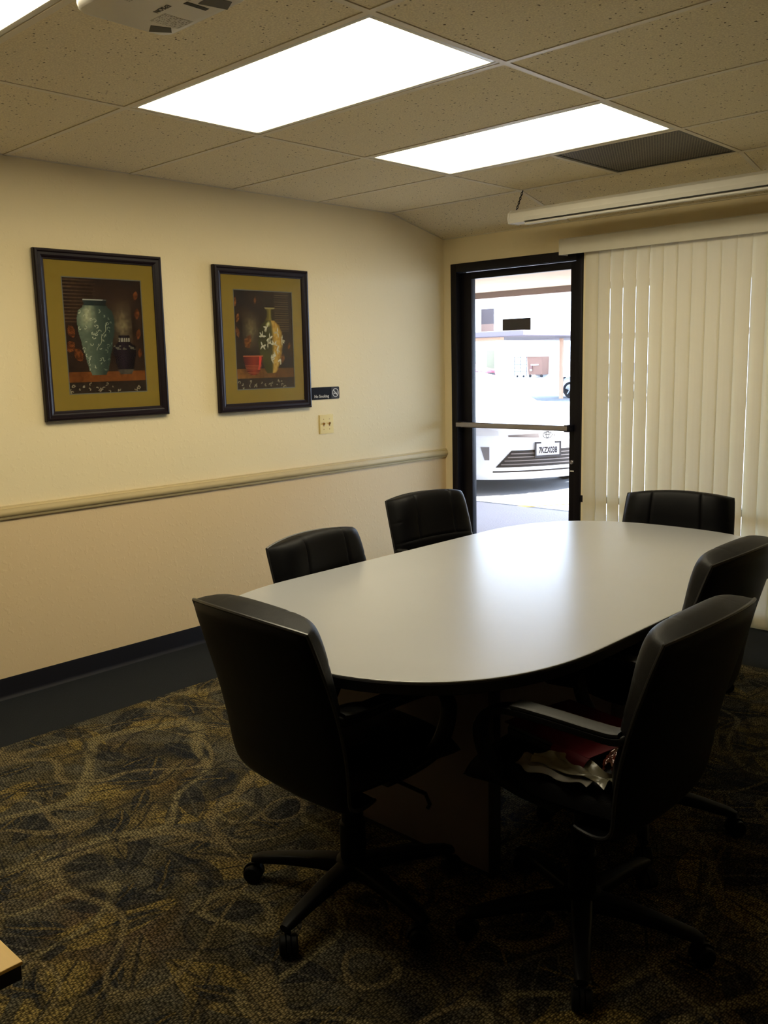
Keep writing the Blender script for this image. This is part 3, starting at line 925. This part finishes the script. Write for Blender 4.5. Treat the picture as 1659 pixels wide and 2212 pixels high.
def shell(u, v, s0=0.0):
    k = .26
    uu = u * math.sqrt(1 - k * v * v / 2) if v > 0 else u * math.sqrt(1 - .5 * v * v / 2)
    vv = v * math.sqrt(1 - .10 * u * u / 2)
    s = s0 + (1 - s0) * (vv + 1) / 2
    y, z = prof_pt(max(0, min(1, s)))
    x = uu * half_w(s)
    z += .012 * max(0, (s - .7) / .3) * (1 - abs(u) ** 2)
    y += .62 * x * x * min(1, s / .35)
    y2, z2 = prof_pt(min(1, s + .01)); y1, z1 = prof_pt(max(0, s - .01))
    ty, tz = y2 - y1, z2 - z1; L = math.hypot(ty, tz)
    N = Vector((-1.24 * x * min(1, s / .35), tz / L, -ty / L)).normalized()
    return Vector((x, y, z)), N
def shell_grid(bm, nu, nv, fun, s0):
    R_ = []
    for j in range(nv + 1):
        v = -1 + 2 * j / nv; L = []
        for i in range(nu + 1):
            u = -1 + 2 * i / nu
            p, N = shell(u, v, s0)
            L.append(bm.verts.new(p + N * fun(u, v)))
        R_.append(L)
    for a, b in zip(R_, R_[1:]):
        for i in range(nu): bm.faces.new((a[i], a[i + 1], b[i + 1], b[i]))
def back_thick(u, v):
    e = (max(0, 1 - abs(u) ** 7) ** .5) * (max(0, 1 - abs(v) ** 16) ** .5)
    t = .064 + .020 * math.exp(-((v - .75) / .4) ** 2) - .012 * math.exp(-((v + .25) / .18) ** 2) + .010 * (1 - u * u)
    g = .0045 * (math.exp(-((abs(u) - .50) / .022) ** 2) * (1 if v > .05 else 0) + math.exp(-((v - .05) / .022) ** 2) + math.exp(-((v - .48) / .02) ** 2) * (1 if abs(u) > .9 else 0))
    return e * t - g * e + .001
def lin(n, a, b): return [a + (b - a) * i / n for i in range(n + 1)]

def make_chair():
    t = thing('office_chair', '', 'chair', (0, 0, 0), 0, 'office chairs around the table')
    up = []
    bm = BM(); shell_grid(bm, 72, 84, back_thick, .30); up.append(obj('backrest', bm, MT['leather'], t, True))
    bm = BM(); shell_grid(bm, 28, 40, lambda u, v: -.016 * (max(0, 1 - abs(u) ** 6) ** .5) * (max(0, 1 - abs(v) ** 8) ** .5), 0.0)
    shell_grid(bm, 28, 40, lambda u, v: .004, 0.0)
    rs = obj('rear_panel', bm, MT['leather'], t, True); up.append(rs)
    bm = BM(); ring = []
    for a in lin(30, -1, 1)[:-1]: ring.append((1, a))
    for a in lin(24, 1, -1)[:-1]: ring.append((a, 1))
    for a in lin(30, 1, -1): ring.append((-1, a))
    tube(bm, [shell(u, v)[0] + shell(u, v)[1] * .002 for u, v in ring], .0048, 7)
    up.append(obj('piping', bm, MT['piping'], t, True))
    # seat
    bm = BM()
    def seat_pt(u, v, top):
        uu = u * math.sqrt(1 - .30 * v * v / 2); vv = v * math.sqrt(1 - .30 * u * u / 2)
        x = uu * .206; y = .015 + vv * .245
        e = (max(0, 1 - abs(u) ** 6) ** .5) * (max(0, 1 - abs(v) ** 6) ** .5)
        fall = -.030 * max(0, (vv - .35) / .65) ** 2
        if top:
            g = .004 * (math.exp(-((abs(u) - .62) / .02) ** 2) + math.exp(-((v - .1) / .02) ** 2))
            z = .408 + e * (.058 + .008 * (1 - u * u)) - g * e + fall
        else: z = .408 - e * .030 + fall
        return (x, y, z)
    for top in (1, 0):
        n = 44
        R_ = [[bm.verts.new(seat_pt(-1 + 2 * i / n, -1 + 2 * j / n, top)) for i in range(n + 1)] for j in range(n + 1)]
        for a, b in zip(R_, R_[1:]):
            for i in range(n): bm.faces.new((a[i], a[i + 1], b[i + 1], b[i]))
    bmesh.ops.remove_doubles(bm, verts=bm.verts[:], dist=1e-5)
    up.append(obj('seat', bm, MT['leather'], t, True))
    # loop armrests
    for s_ in (-1, 1):
        x = s_ * .226
        path = [(-.262, .653), (-.250, .637), (-.236, .626), (-.205, .618), (-.15, .618), (-.06, .620), (.03, .620), (.085, .614), (.125, .597), (.148, .570), (.154, .545), (.146, .505), (.125, .468), (.095, .435), (.055, .408), (.005, .390), (-.04, .384)]
        pts = []
        for k, (y, z) in enumerate(path):
            xx = x
            if k == 0: xx = s_ * .19
            if k == 1: xx = s_ * .21
            if z < .46: xx = x - s_ * .035 * ((.46 - z) / .076) ** 2 * 1.6
            pts.append((xx, y, z))
        # smooth
        sm = []
        for i in range(len(pts) - 1):
            p = [Vector(pts[max(i - 1, 0)]), Vector(pts[i]), Vector(pts[i + 1]), Vector(pts[min(i + 2, len(pts) - 1)])]
            for q in range(3):
                tt = q / 3
                sm.append(.5 * (2 * p[1] + (p[2] - p[0]) * tt + (2 * p[0] - 5 * p[1] + 4 * p[2] - p[3]) * tt * tt + (3 * p[1] - p[0] - 3 * p[2] + p[3]) * tt ** 3))
        sm.append(Vector(pts[-1]))
        bm = BM(); tube(bm, sm, .01, flat=(.024, .011, (1, 0, 0)))
        ar = obj('armrest', bm, MT['blackp'], t, True); up.append(ar)
        pd = [Vector((x, y, z + .011)) for y, z in ((-.228, .626), (-.215, .623), (-.20, .621), (-.14, .621), (-.06, .623), (.02, .623), (.05, .621))]
        bm = BM(); tube(bm, pd, .01, flat=(.025, .006, (1, 0, 0))); obj('arm_pad', bm, MT['pad'], ar, True)
    bm = BM(); box(bm, -.09, .09, -.10, .10, .335, .378, .008); up.append(obj('tilt_mechanism', bm, MT['blackp'], t, True))
    bm = BM(); tube(bm, [(.08, .02, .362), (.20, .02, .362), (.255, .03, .355), (.268, .032, .330), (.262, .03, .318)], .0055, 7); up.append(obj('lever', bm, MT['blackp'], t, True))
    bm = BM(); lathe(bm, [(.0, .07), (.030, .075), (.030, .11), (.036, .115), (.036, .22), (.030, .225), (.030, .285), (.025, .29), (.025, .40), (.0, .40)], (0, 0, 0), 20); obj('gas_column', bm, MT['blackp'], t, True)
    bm = BM(); lathe(bm, [(.0, .066), (.048, .068), (.055, .085), (.050, .112), (.036, .118), (.0, .118)], (0, 0, 0), 24); obj('base_hub', bm, MT['blackp'], t, True)
    for k in range(5):
        a = 2 * PI * k / 5 + math.radians(-5.0)
        ca, sa = math.cos(a), math.sin(a)
        T = Matrix.Rotation(a, 4, 'Z')
        bm = BM(); L = []
        for r, hw, z0, z1 in ((.03, .028, .070, .114), (.10, .026, .074, .110), (.20, .021, .070, .100), (.28, .018, .062, .088), (.305, .014, .060, .078)):
            L.append([T @ Vector((r, y, z)) for y, z in rrect(-hw, hw, z0, z1, .009, 3)])
        loft(bm, L)
        lg = obj('leg', bm, MT['blackp'], t, True)
        bm = BM()
        cxx, cyy = .292 * ca, .292 * sa
        ang = a + 1.1 + k * .7
        D = Matrix.Translation((cxx, cyy, 0)) @ Matrix.Rotation(ang, 4, 'Z')
        b2 = BM()
        for sd in (-1, 1): lathe(b2, [(.0, .005), (.022, .005), (.026, .008), (.026, .020), (.022, .024), (.0, .024)] if sd > 0 else [(.0, -.024), (.022, -.024), (.026, -.020), (.026, -.008), (.022, -.005), (.0, -.005)], (-.012, 0, .026), 18, 'y')
        # hood over the twin wheels and the stem
        hp = [(-.044 + .0, .026)] + [(-.012 + .031 * math.cos(q), .026 + .031 * math.sin(q)) for q in lin(8, PI * .95, .12)] + [(.0, .026)]
        prism(b2, hp, -.0045, .0045, 'y')
        lathe(b2, [(.009, .05), (.009, .068)], (0, 0, 0), 10)
        bmesh.ops.transform(b2, matrix=D, verts=b2.verts[:])
        obj('caster', b2, MT['blackp'], lg, True)
        bm.free()
    for o in up: o['lift'] = 1
    return t

chair0 = make_chair()
CH = [  # x, y, rotation (deg), lift, label
    (2.29, -3.20, -3.0, .025, 'black leather office chair seen from behind at the near rounded end of the table'),
    (1.84, -2.595, -84.0, -.01, 'black leather office chair on the wall side of the table, below the gold vase picture'),
    (1.495, -1.64, -98.0, -.01, 'black leather office chair on the wall side of the table, beside the glass door'),
    (2.223, -1.238, 194.0, -.01, 'black leather office chair at the far end of the table in front of the blinds'),
    (2.665, -2.27, 90.0, .063, 'empty black leather office chair on the blinds side, cut by the right photo edge'),
    (2.85, -2.92, 90.0, .042, 'black leather office chair with red folder and laptop piled on its seat'),
]
for i, (x, y, a, dz, lab) in enumerate(CH):
    c = chair0 if i == 0 else dup(chair0)
    if i == 0: first_lift = dz
    c['label'] = lab
    c.location = (x, y, 0); c.rotation_euler = (0, 0, math.radians(a))
for c in [o for o in S.objects if o.parent is None and o.name.startswith('office_chair')]:
    dz = [k for k in CH if k[4] == c['label']][0][3]
    for ch in c.children:
        if 'lift' in ch:
            ch.location.z = dz
            del ch['lift']
for o in S.objects:
    if 'lift' in o: del o['lift']

# ------------------------------------------------------------------ things lying on the near right chair seat
FX, FY, FA, FL = CH[5][0], CH[5][1], math.radians(CH[5][2]), CH[5][3]
def fpt(x, y, z):       # chair-local to world
    c, s_ = math.cos(FA), math.sin(FA)
    return Vector((FX + c * x - s_ * y, FY + s_ * x + c * y, z))
SZ = .474 + FL
LA = FA - .19
lp = thing('laptop', 'closed black laptop lying on the chair seat under the red folder', 'laptop', fpt(.012, .022, SZ + .002), LA)
bm = BM(); prism(bm, rrect(-.118, .118, -.135, .145, .012), 0, .014); obj('base', bm, MT['lapt'], lp)
bm = BM(); prism(bm, rrect(-.116, .116, -.133, .143, .012), .017, .025); obj('lid', bm, MT['lapt'], lp)
for q in range(4):
    bm = BM(); box(bm, -.1186, -.117, -.06 + q * .042, -.038 + q * .042, .004, .010); obj('port', bm, MT['platef'], lp)
rf = thing('folder', 'dark red folder draped over the laptop on the chair seat', 'folder', fpt(.012, .022, SZ + .029), LA)
def sheet(bm, f, nu, nv, th, nrm=(0, 0, 1)):
    for k in (0, 1):
        R_ = [[bm.verts.new(f(i / nu, j / nv) + Vector(nrm) * th * k) for i in range(nu + 1)] for j in range(nv + 1)]
        for a, b in zip(R_, R_[1:]):
            for i in range(nu): bm.faces.new((a[i], a[i + 1], b[i + 1], b[i]))
bm = BM()
sheet(bm, lambda u, v: Vector((-.121 + .245 * u, -.138 + .285 * v, .001 + .003 * math.sin(u * 3) * v)), 8, 10, .002)
obj('cover', bm, MT['red'], rf, True)
bm = BM()
sheet(bm, lambda u, v: Vector((-.119 - .010 * math.sin(min(1, v * 4) * PI / 2) - .014 * v, -.140 + .115 * u + .012 * v * (1 - 2 * u), .002 - .050 * v)), 8, 8, .002, (-1, 0, 0))
obj('flap', bm, MT['red'], rf, True)
bg = thing('plastic_bag', 'crumpled pale plastic bag sticking out under the laptop at the seat edge', 'bag', fpt(-.150, -.03, SZ - .004), FA)
bm = BM()
sheet(bm, lambda u, v: Vector((-.042 + .07 * v + .010 * math.sin(u * 9 + v * 3), -.135 + .20 * u, .004 + .012 * u * v + .016 * vnoise(u * 7, v * 5) + .010 * math.sin(u * 5 + v * 6) * v)), 30, 12, .0015)
obj('crumpled_sheet', bm, MT['bag'], bg, True)
bm = BM()
sheet(bm, lambda u, v: Vector((-.058 + .05 * v + .008 * math.sin(u * 14), -.10 + .20 * u, -.004 + .012 * vnoise(u * 9 + 3, v * 4) + .006 * v)), 26, 8, .0015)
obj('torn_edge', bm, MT['paper'], bg, True)
wp = thing('snack_packet', 'small shiny brown foil packet beside the plastic bag on the chair seat', 'packet', fpt(-.088, -.148, SZ + .012), FA + .2)
bm = BM()
sheet(bm, lambda u, v: Vector((-.045 + .09 * u + .006 * math.sin(v * 20), -.030 + .06 * v, .004 + .020 * math.sin(u * PI) * math.sin(v * PI) + .014 * vnoise(u * 8, v * 8))), 20, 16, .010)
obj('foil', bm, MT['wrap'], wp, True)
bm = BM(); box(bm, .045, .056, -.030, .030, .010, .014); obj('crimped_end', bm, MT['bag'], wp)

# ------------------------------------------------------------------ wooden table whose corner enters at lower left
wt = thing('side_table', 'honey coloured wooden table corner entering at the lower left edge', 'table', (2.32, -4.89, 0))
bm = BM(); box(bm, -.60, .603, -.50, .501, .735, .74, .001); obj('tabletop', bm, MT['oak'], wt)
bm = BM(); box(bm, -.60, .601, -.50, .499, .715, .735); obj('edge_band', bm, MT['edge'], wt)
bm = BM(); box(bm, -.56, .54, -.46, .44, .66, .715); obj('apron', bm, MT['edge'], wt)
for sx in (-1, 1):
    for sy in (-1, 1):
        bm = BM(); box(bm, sx * .55 - .022, sx * .55 + .022, sy * .45 - .022, sy * .45 + .022, 0, .66); obj('leg', bm, MT['edge'], wt)

# ------------------------------------------------------------------ outdoors
GZ = -.03
bm = BM(); quad(bm, -130, 90, 2.75, 140, GZ, 0); struct(obj('asphalt_ground', bm, MT['asph']))
bm = BM(); box(bm, -40, 30, .14, 2.74, GZ - .1, -.004, .01); struct(obj('walkway', bm, MT['conc']))
ov = bpy.data.objects.new('roof_overhang', None); COL.objects.link(ov); ov['kind'] = 'structure'; ov.location = (0, 2, 2.33)
bm = BM(); box(bm, -40, 30, -1.86, 2.66, 0, .08); obj('soffit', bm, MT['soffit'], ov)
bm = BM(); box(bm, -40, 30, 2.66, 2.74, -.075, .30); obj('fascia', bm, MT['fascia'], ov)
bm = BM(); box(bm, -40, 30, -1.86, 2.7, .25, .32); obj('roof_deck', bm, MT['fascia'], ov)
bm = BM(); box(bm, -40, -.14, .0, .14, -.2, 2.65); box(bm, RX + .14, 30, .0, .14, -.2, 2.65); struct(obj('wall_outside', bm, MT['bldg']))
bm = BM()
M_ = frame_mtx((.49, .87, 0), (-.87, .49, 0), (0, 0, 1), (-1.36, 2.80, GZ))
box(bm, 0, 3.2, -.05, .05, .001, .006, mtx=M_); tag(obj('parking_stripe', bm, MT['yel']), 'yellow painted parking stripe on the asphalt just outside the glass door', 'painted line')

# far building: facade in the plane y = 64
FYB = 64.0
def fp(u, v, Y=FYB):
    d = CF + CR * ((u - 829.5) / 1946.294) + CU * ((1106 - v) / 1946.294)
    t = (Y - CP.y) / d.y
    return CP + d * t
b = thing('building', 'large white two storey building across the car park', 'building', (-43, 66, GZ))
def facade(name, u0, u1, v0, v1, mat, thick, out):
    p, q = fp(u0, (v0 + v1) / 2), fp(u1, (v0 + v1) / 2); um = (u0 + u1) / 2
    z1, z0 = fp(um, v0).z, fp(um, v1).z
    bm = BM(); box(bm, p.x + 43, q.x + 43, FYB - 66 - out, FYB - 66 - out + thick, z0 - GZ, z1 - GZ)
    return obj(name, bm, mat, b)
bm = BM(); box(bm, -55, 40, -2.0, 10, 0, 9.5); obj('wall', bm, MT['bldg'], b)
facade('window', 1040, 1067, 667, 700, MT['bwin2'], .3, .06)
facade('panel', 1040, 1067, 700, 716, MT['bwin3'], .3, .06)
w_ = facade('window', 1087, 1148, 688, 714, MT['bwin'], .3, .10)
facade('wall_vent', 1154, 1167, 662, 671, MT['carp'], .3, .06)
facade('bay', 1174, 1290, 655, 816, MT['bldg'], 2.2, 2.0)
facade('bay', 900, 1034, 664, 816, MT['bldg'], 2.2, 2.0)
facade('yellow_pier', 1040, 1068, 757, 816, MT['bldy'], 1.4, 1.2)
# dumpster and wire rack at the wall
D0 = fp(1140, 818, 61.0); D1 = fp(1172, 818, 61.0)
dw = D1.x - D0.x
dm = thing('dumpster', 'rust red wheeled dumpster by the far white wall', 'dumpster', ((D0.x + D1.x) / 2, 61.6, GZ))
bm = BM()
loft(bm, [[(-dw / 2 * .92, -.6, .22), (dw / 2 * .92, -.6, .22), (dw / 2 * .92, .6, .22), (-dw / 2 * .92, .6, .22)], [(-dw / 2, -.75, 1.75), (dw / 2, -.75, 1.75), (dw / 2, .75, 1.75), (-dw / 2, .75, 1.75)]])
obj('bin', bm, MT['dump'], dm)
bm = BM(); box(bm, -dw / 2 * .98, dw / 2, -.8, .8, 1.75, 1.84); obj('lid', bm, MT['dumpw'], dm)
bm = BM(); box(bm, -.35, .42, -.74, -.70, 1.02, 1.12); box(bm, -.45, -.25, -.74, -.70, .55, .68); obj('sticker', bm, MT['dumpw'], dm)
bm = BM(); box(bm, -.42, -.22, -.76, -.70, .70, 1.0); obj('lift_pocket', bm, MT['dumpd'], dm)
for sx in (-1, 1):
    bm = BM(); lathe(bm, [(.0, -.05), (.12, -.05), (.12, .05), (.0, .05)], (sx * dw * .38, -.5, .12), 14, 'y'); obj('wheel', bm, MT['tyre'], dm)
R0 = fp(1108, 818, 61.4); R1 = fp(1135, 818, 61.4); rw = R1.x - R0.x
rk = thing('wire_cart', 'grey wire cart standing left of the dumpster', 'cart', ((R0.x + R1.x) / 2, 61.6, GZ))
bm = BM()
for q in range(5): tube(bm, [(-rw / 2, 0, .5 + q * .3), (rw / 2, 0, .5 + q * .3)], .028, 6)
obj('shelf_wires', bm, MT['rack'], rk)
for sx in (-1, 0, 1):
    bm = BM(); tube(bm, [(sx * rw / 2 * .96, 0, .08), (sx * rw / 2 * .96, 0, 1.85)], .025, 6); obj('upright', bm, MT['rack'], rk)
for sx in (-1, 1):
    bm = BM(); lathe(bm, [(.0, -.03), (.09, -.03), (.09, .03), (.0, .03)], (sx * rw * .25, 0, .09), 12, 'y'); obj('wheel', bm, MT['tyre'], rk)

# carports
a0, a1 = fp(1016, 722, 20), fp(1130, 722, 20)
cp1 = thing('carport', 'lavender grey carport roof with deep fascia on the left, above the red car', 'carport', (a1.x - 5, 22, GZ))
zt, zb_ = fp(1075, 715, 20).z - GZ, fp(1075, 727.5, 20).z - GZ
bm = BM(); box(bm, -14, 5, -2, 2.8, zb_, zt, .03); obj('roof', bm, MT['carp'], cp1)
bx1 = fp(1081, 732, 20.6).x - (a1.x - 5); zq = fp(1050, 737, 20.6).z - GZ
bm = BM(); box(bm, -14, bx1, -1.4, -1.2, zq, zb_); obj('beam', bm, MT['post'], cp1)
for px in (-13, -9.5):
    bm = BM(); box(bm, px, px + .14, -1.35, -1.21, 0, zq); obj('post', bm, MT['post'], cp1)
b0, b1 = fp(1092, 730, 25), fp(1210, 730, 25)
cp2 = thing('carport', 'thin roofed carport on a slim tan post at the right of the door view', 'carport', (b1.x, 25, GZ))
zt, zb_ = fp(1160, 727, 25).z - GZ, fp(1160, 733, 25).z - GZ
bm = BM(); box(bm, b0.x - b1.x, 9, 0, 4.5, zb_, zt); obj('roof', bm, MT['carp'], cp2)
for px in (-.04, 8.0):
    bm = BM(); box(bm, px - .06, px + .06, .1, .22, 0, zb_); obj('post', bm, MT['post'], cp2)

# cars: local +x forward, origin on the ground under the nose
def nose(y, z=.45):
    return -.30 * (min(1.0, abs(y) / .87)) ** 2.6 - .10 * max(0, (z - .55) / .3) ** 2 - .05 * max(0, (.30 - z) / .15)
def make_car(name, label, paint, loc, rz, front=False):
    t = thing(name, label, 'car', loc, rz)
    ST = [(-.30, .16, .70, .84), (-.55, .17, .80, .87), (-1.0, .17, .92, .88), (-1.35, .17, .98, .88), (-2.0, .17, .99, .88), (-3.3, .17, 1.0, .88), (-4.1, .19, .98, .86), (-4.38, .24, .93, .80), (-4.45, .38, .80, .72)]
    loops = []
    for x, zb0, zt_, w in ST:
        half = [(w * .86, zb0), (w * .97, zb0 + .10), (w, zb0 + .28), (w * .99, zt_ - .22), (w * .95, zt_ - .08), (w * .80, zt_ - .015), (w * .4, zt_ + .012)]
        loops.append([(x, y, z) for y, z in half] + [(x, -y, z) for y, z in half[::-1]])
    bm = BM(); loft(bm, loops); obj('body', bm, paint, t, True)
    CA = [(-1.45, .96, .97, .70, .66), (-1.85, .97, 1.12, .76, .62), (-2.35, .98, 1.27, .80, .58), (-2.8, .98, 1.315, .80, .58), (-3.4, .98, 1.29, .79, .57), (-3.95, .98, 1.17, .76, .58), (-4.3, .97, 1.00, .72, .64)]
    loops = []
    for x, z0, z1, w0, w1 in CA:
        half = [(w0, z0), (w0 * .4 + w1 * .6, z0 + (z1 - z0) * .7), (w1 * .93, z1 - .02), (w1 * .5, z1 + .012)]
        loops.append([(x, y, z) for y, z in half] + [(x, -y, z) for y, z in half[::-1]])
    bm = BM(); loft(bm, loops); obj('glasshouse', bm, MT['cglass'], t, True)
    bm = BM()
    loops = []
    for x, z1, w1 in ((-2.30, 1.265, .58), (-2.4, 1.29, .585), (-2.8, 1.33, .585), (-3.4, 1.305, .575), (-3.8, 1.22, .57)):
        half = [(w1, z1 - .03), (w1 * .95, z1 + .004), (w1 * .5, z1 + .020)]
        loops.append([(x, y, z) for y, z in half] + [(x, -y, z) for y, z in half[::-1]])
    loft(bm, loops); obj('roof', bm, paint, t, True)
    for x in (-.92, -3.62):
        for s_ in (-1, 1):
            bm = BM(); lathe(bm, [(.17, .66), (.24, .665), (.30, .70), (.315, .76), (.315, .86), (.30, .885), (.215, .888), (.205, .86)] if s_ > 0 else [(.205, -.86), (.215, -.888), (.30, -.885), (.315, -.86), (.315, -.76), (.30, -.70), (.24, -.665), (.17, -.66)], (x, 0, .315), 28, 'y')
            wh = obj('wheel', bm, MT['tyre'], t, True)
            bm = BM()
            yy = s_ * .868
            lathe(bm, [(.0, yy - .01), (.05, yy + s_ * .012), (.055, yy - .01)], (x, 0, .315), 14, 'y')
            for q in range(5):
                a = 2 * PI * q / 5 + .3
                tube(bm, [(x + .04 * math.cos(a), yy, .315 + .04 * math.sin(a)), (x + .2 * math.cos(a), yy, .315 + .2 * math.sin(a))], .024, 6)
            obj('rim', bm, MT['rim'], wh, True)
    # front end
    bm = BM(); nu, nv = 40, 20; R_ = []
    for j in range(nv + 1):
        z = .155 + (.80 - .155) * j / nv
        L = []
        for i in range(nu + 1):
            y = -.87 + 1.74 * i / nu
            x = nose(y, z)
            yy = y
            L.append((x, yy, z))
        R_.append(L)
    loft(bm, R_, False, False, closed=False)
    # hood lip to body and underside
    def strip(zz, xs_, zs_):
        A = [(nose(-.87 + 1.74 * i / nu, zz), -.87 + 1.74 * i / nu, zz) for i in range(nu + 1)]
        B = [(xs_, (-.84 + 1.68 * i / nu), zs_) for i in range(nu + 1)]
        loft(bm, [A, B], False, False, closed=False)
    strip(.80, -.62, .815); strip(.155, -.60, .17)
    for s_ in (-1, 1):
        A = [(nose(.87, z), s_ * .87, z) for z in lin(8, .155, .80)]; B = [(-.60, s_ * .875, z) for z in lin(8, .165, .80)]
        loft(bm, [A, B], False, False, closed=False)
    obj('front_bumper', bm, paint, t, True)
    def patch(name, fn, mat, off, nu=16, nv=6, parent=t):
        bm = BM(); R_ = []
        for k in (off, off - .02):
            G = []
            for j in range(nv + 1):
                L = []
                for i in range(nu + 1):
                    y, z = fn(i / nu, j / nv)
                    L.append(bm.verts.new((nose(y, z) + k, y, z)))
                G.append(L)
            for a, b_ in zip(G, G[1:]):
                for i in range(nu): bm.faces.new((a[i], a[i + 1], b_[i + 1], b_[i]))
        return obj(name, bm, mat, parent, True)
    def lower(u, v):
        hw = .60 - .17 * v
        return (-hw + 2 * hw * u, .30 + .19 * v)
    gr = patch('lower_grille', lower, MT['grille'], .006)
    for q in range(4):
        z = .328 + q * .040; hw = .60 - .17 * ((z - .30) / .19) - .03
        patch('grille_slat', lambda u, v: (-hw + 2 * hw * u, z + .012 * v), MT['slatc'], .013, 16, 1, gr)
    patch('lip_line', lambda u, v: (-.62 + 1.24 * u, .240 + .018 * v), MT['grille'], .004, 16, 1)
    patch('upper_slit', lambda u, v: (-.46 + .36 * u, .645 + .03 * u * v - .02 * u + .02 * v), MT['slatc'], .005, 10, 2)
    patch('upper_slit', lambda u, v: (.10 + .36 * u, .630 + .03 * (1 - u) * v + .02 * u + .02 * v), MT['slatc'], .005, 10, 2)
    for s_ in (-1, 1):
        patch('fog_lamp', lambda u, v: (s_ * (.66 + .085 * u * (.55 + .45 * v)), .385 + .15 * v), MT['lampc'], .006, 4, 4)
        patch('headlight', lambda u, v: (s_ * (.56 + .30 * u), .66 + .13 * v * (.4 + .6 * u)), MT['headl'], .007, 8, 4)
    if front:
        # badge: three interlaced ovals
        bm = BM()
        for (ry, rz2, oz) in ((.058, .040, 0), (.020, .036, .002), (.040, .013, .014)):
            tube(bm, [(.012, ry * math.cos(q), .655 + oz + rz2 * math.sin(q)) for q in [2 * PI * k / 24 for k in range(24)]], .0045, 6, True)
        obj('badge', bm, MT['platef'], t, True)
        bm = BM(); prism(bm, rrect(-.152, .152, .415, .567, .008), .022, .025, 'x'); lpn = obj('license_plate', bm, MT['plate'], t)
        bm = BM()
        for a in ((-.168, .168, .400, .424), (-.168, -.150, .424, .572), (.150, .168, .424, .572), (-.168, -.09, .560, .578), (.09, .168, .560, .578)): box(bm, .020, .030, a[0], a[1], a[2], a[3])
        obj('plate_frame', bm, MT['platef'], lpn)
        bm = BM(); box(bm, -.04, .021, -.12, .12, .42, .56); obj('plate_bracket', bm, MT['grille'], lpn)
        text_mesh('lettering', '7KZX038', .098, MT['pink'], lpn, frame_mtx((0, 1, 0), (0, 0, 1), (1, 0, 0), (.0255, 0, .478)), sx=.60, bold=.0022)
    return t
car_a = math.radians(-27)
make_car('car', 'white car parked nose towards the glass door, licence plate in view', MT['carw'], (-1.745, 3.93, GZ), car_a, True)
make_car('car', 'red car parked on the left below the far carport', MT['carr'], (fp(1062, 805, 58).x, 58, GZ), math.radians(-5))
make_car('car', 'pale silver car behind the slim carport post, front wheel showing', MT['cars'], (fp(1212, 850, 26).x - .35, 26.6, GZ), math.radians(180))
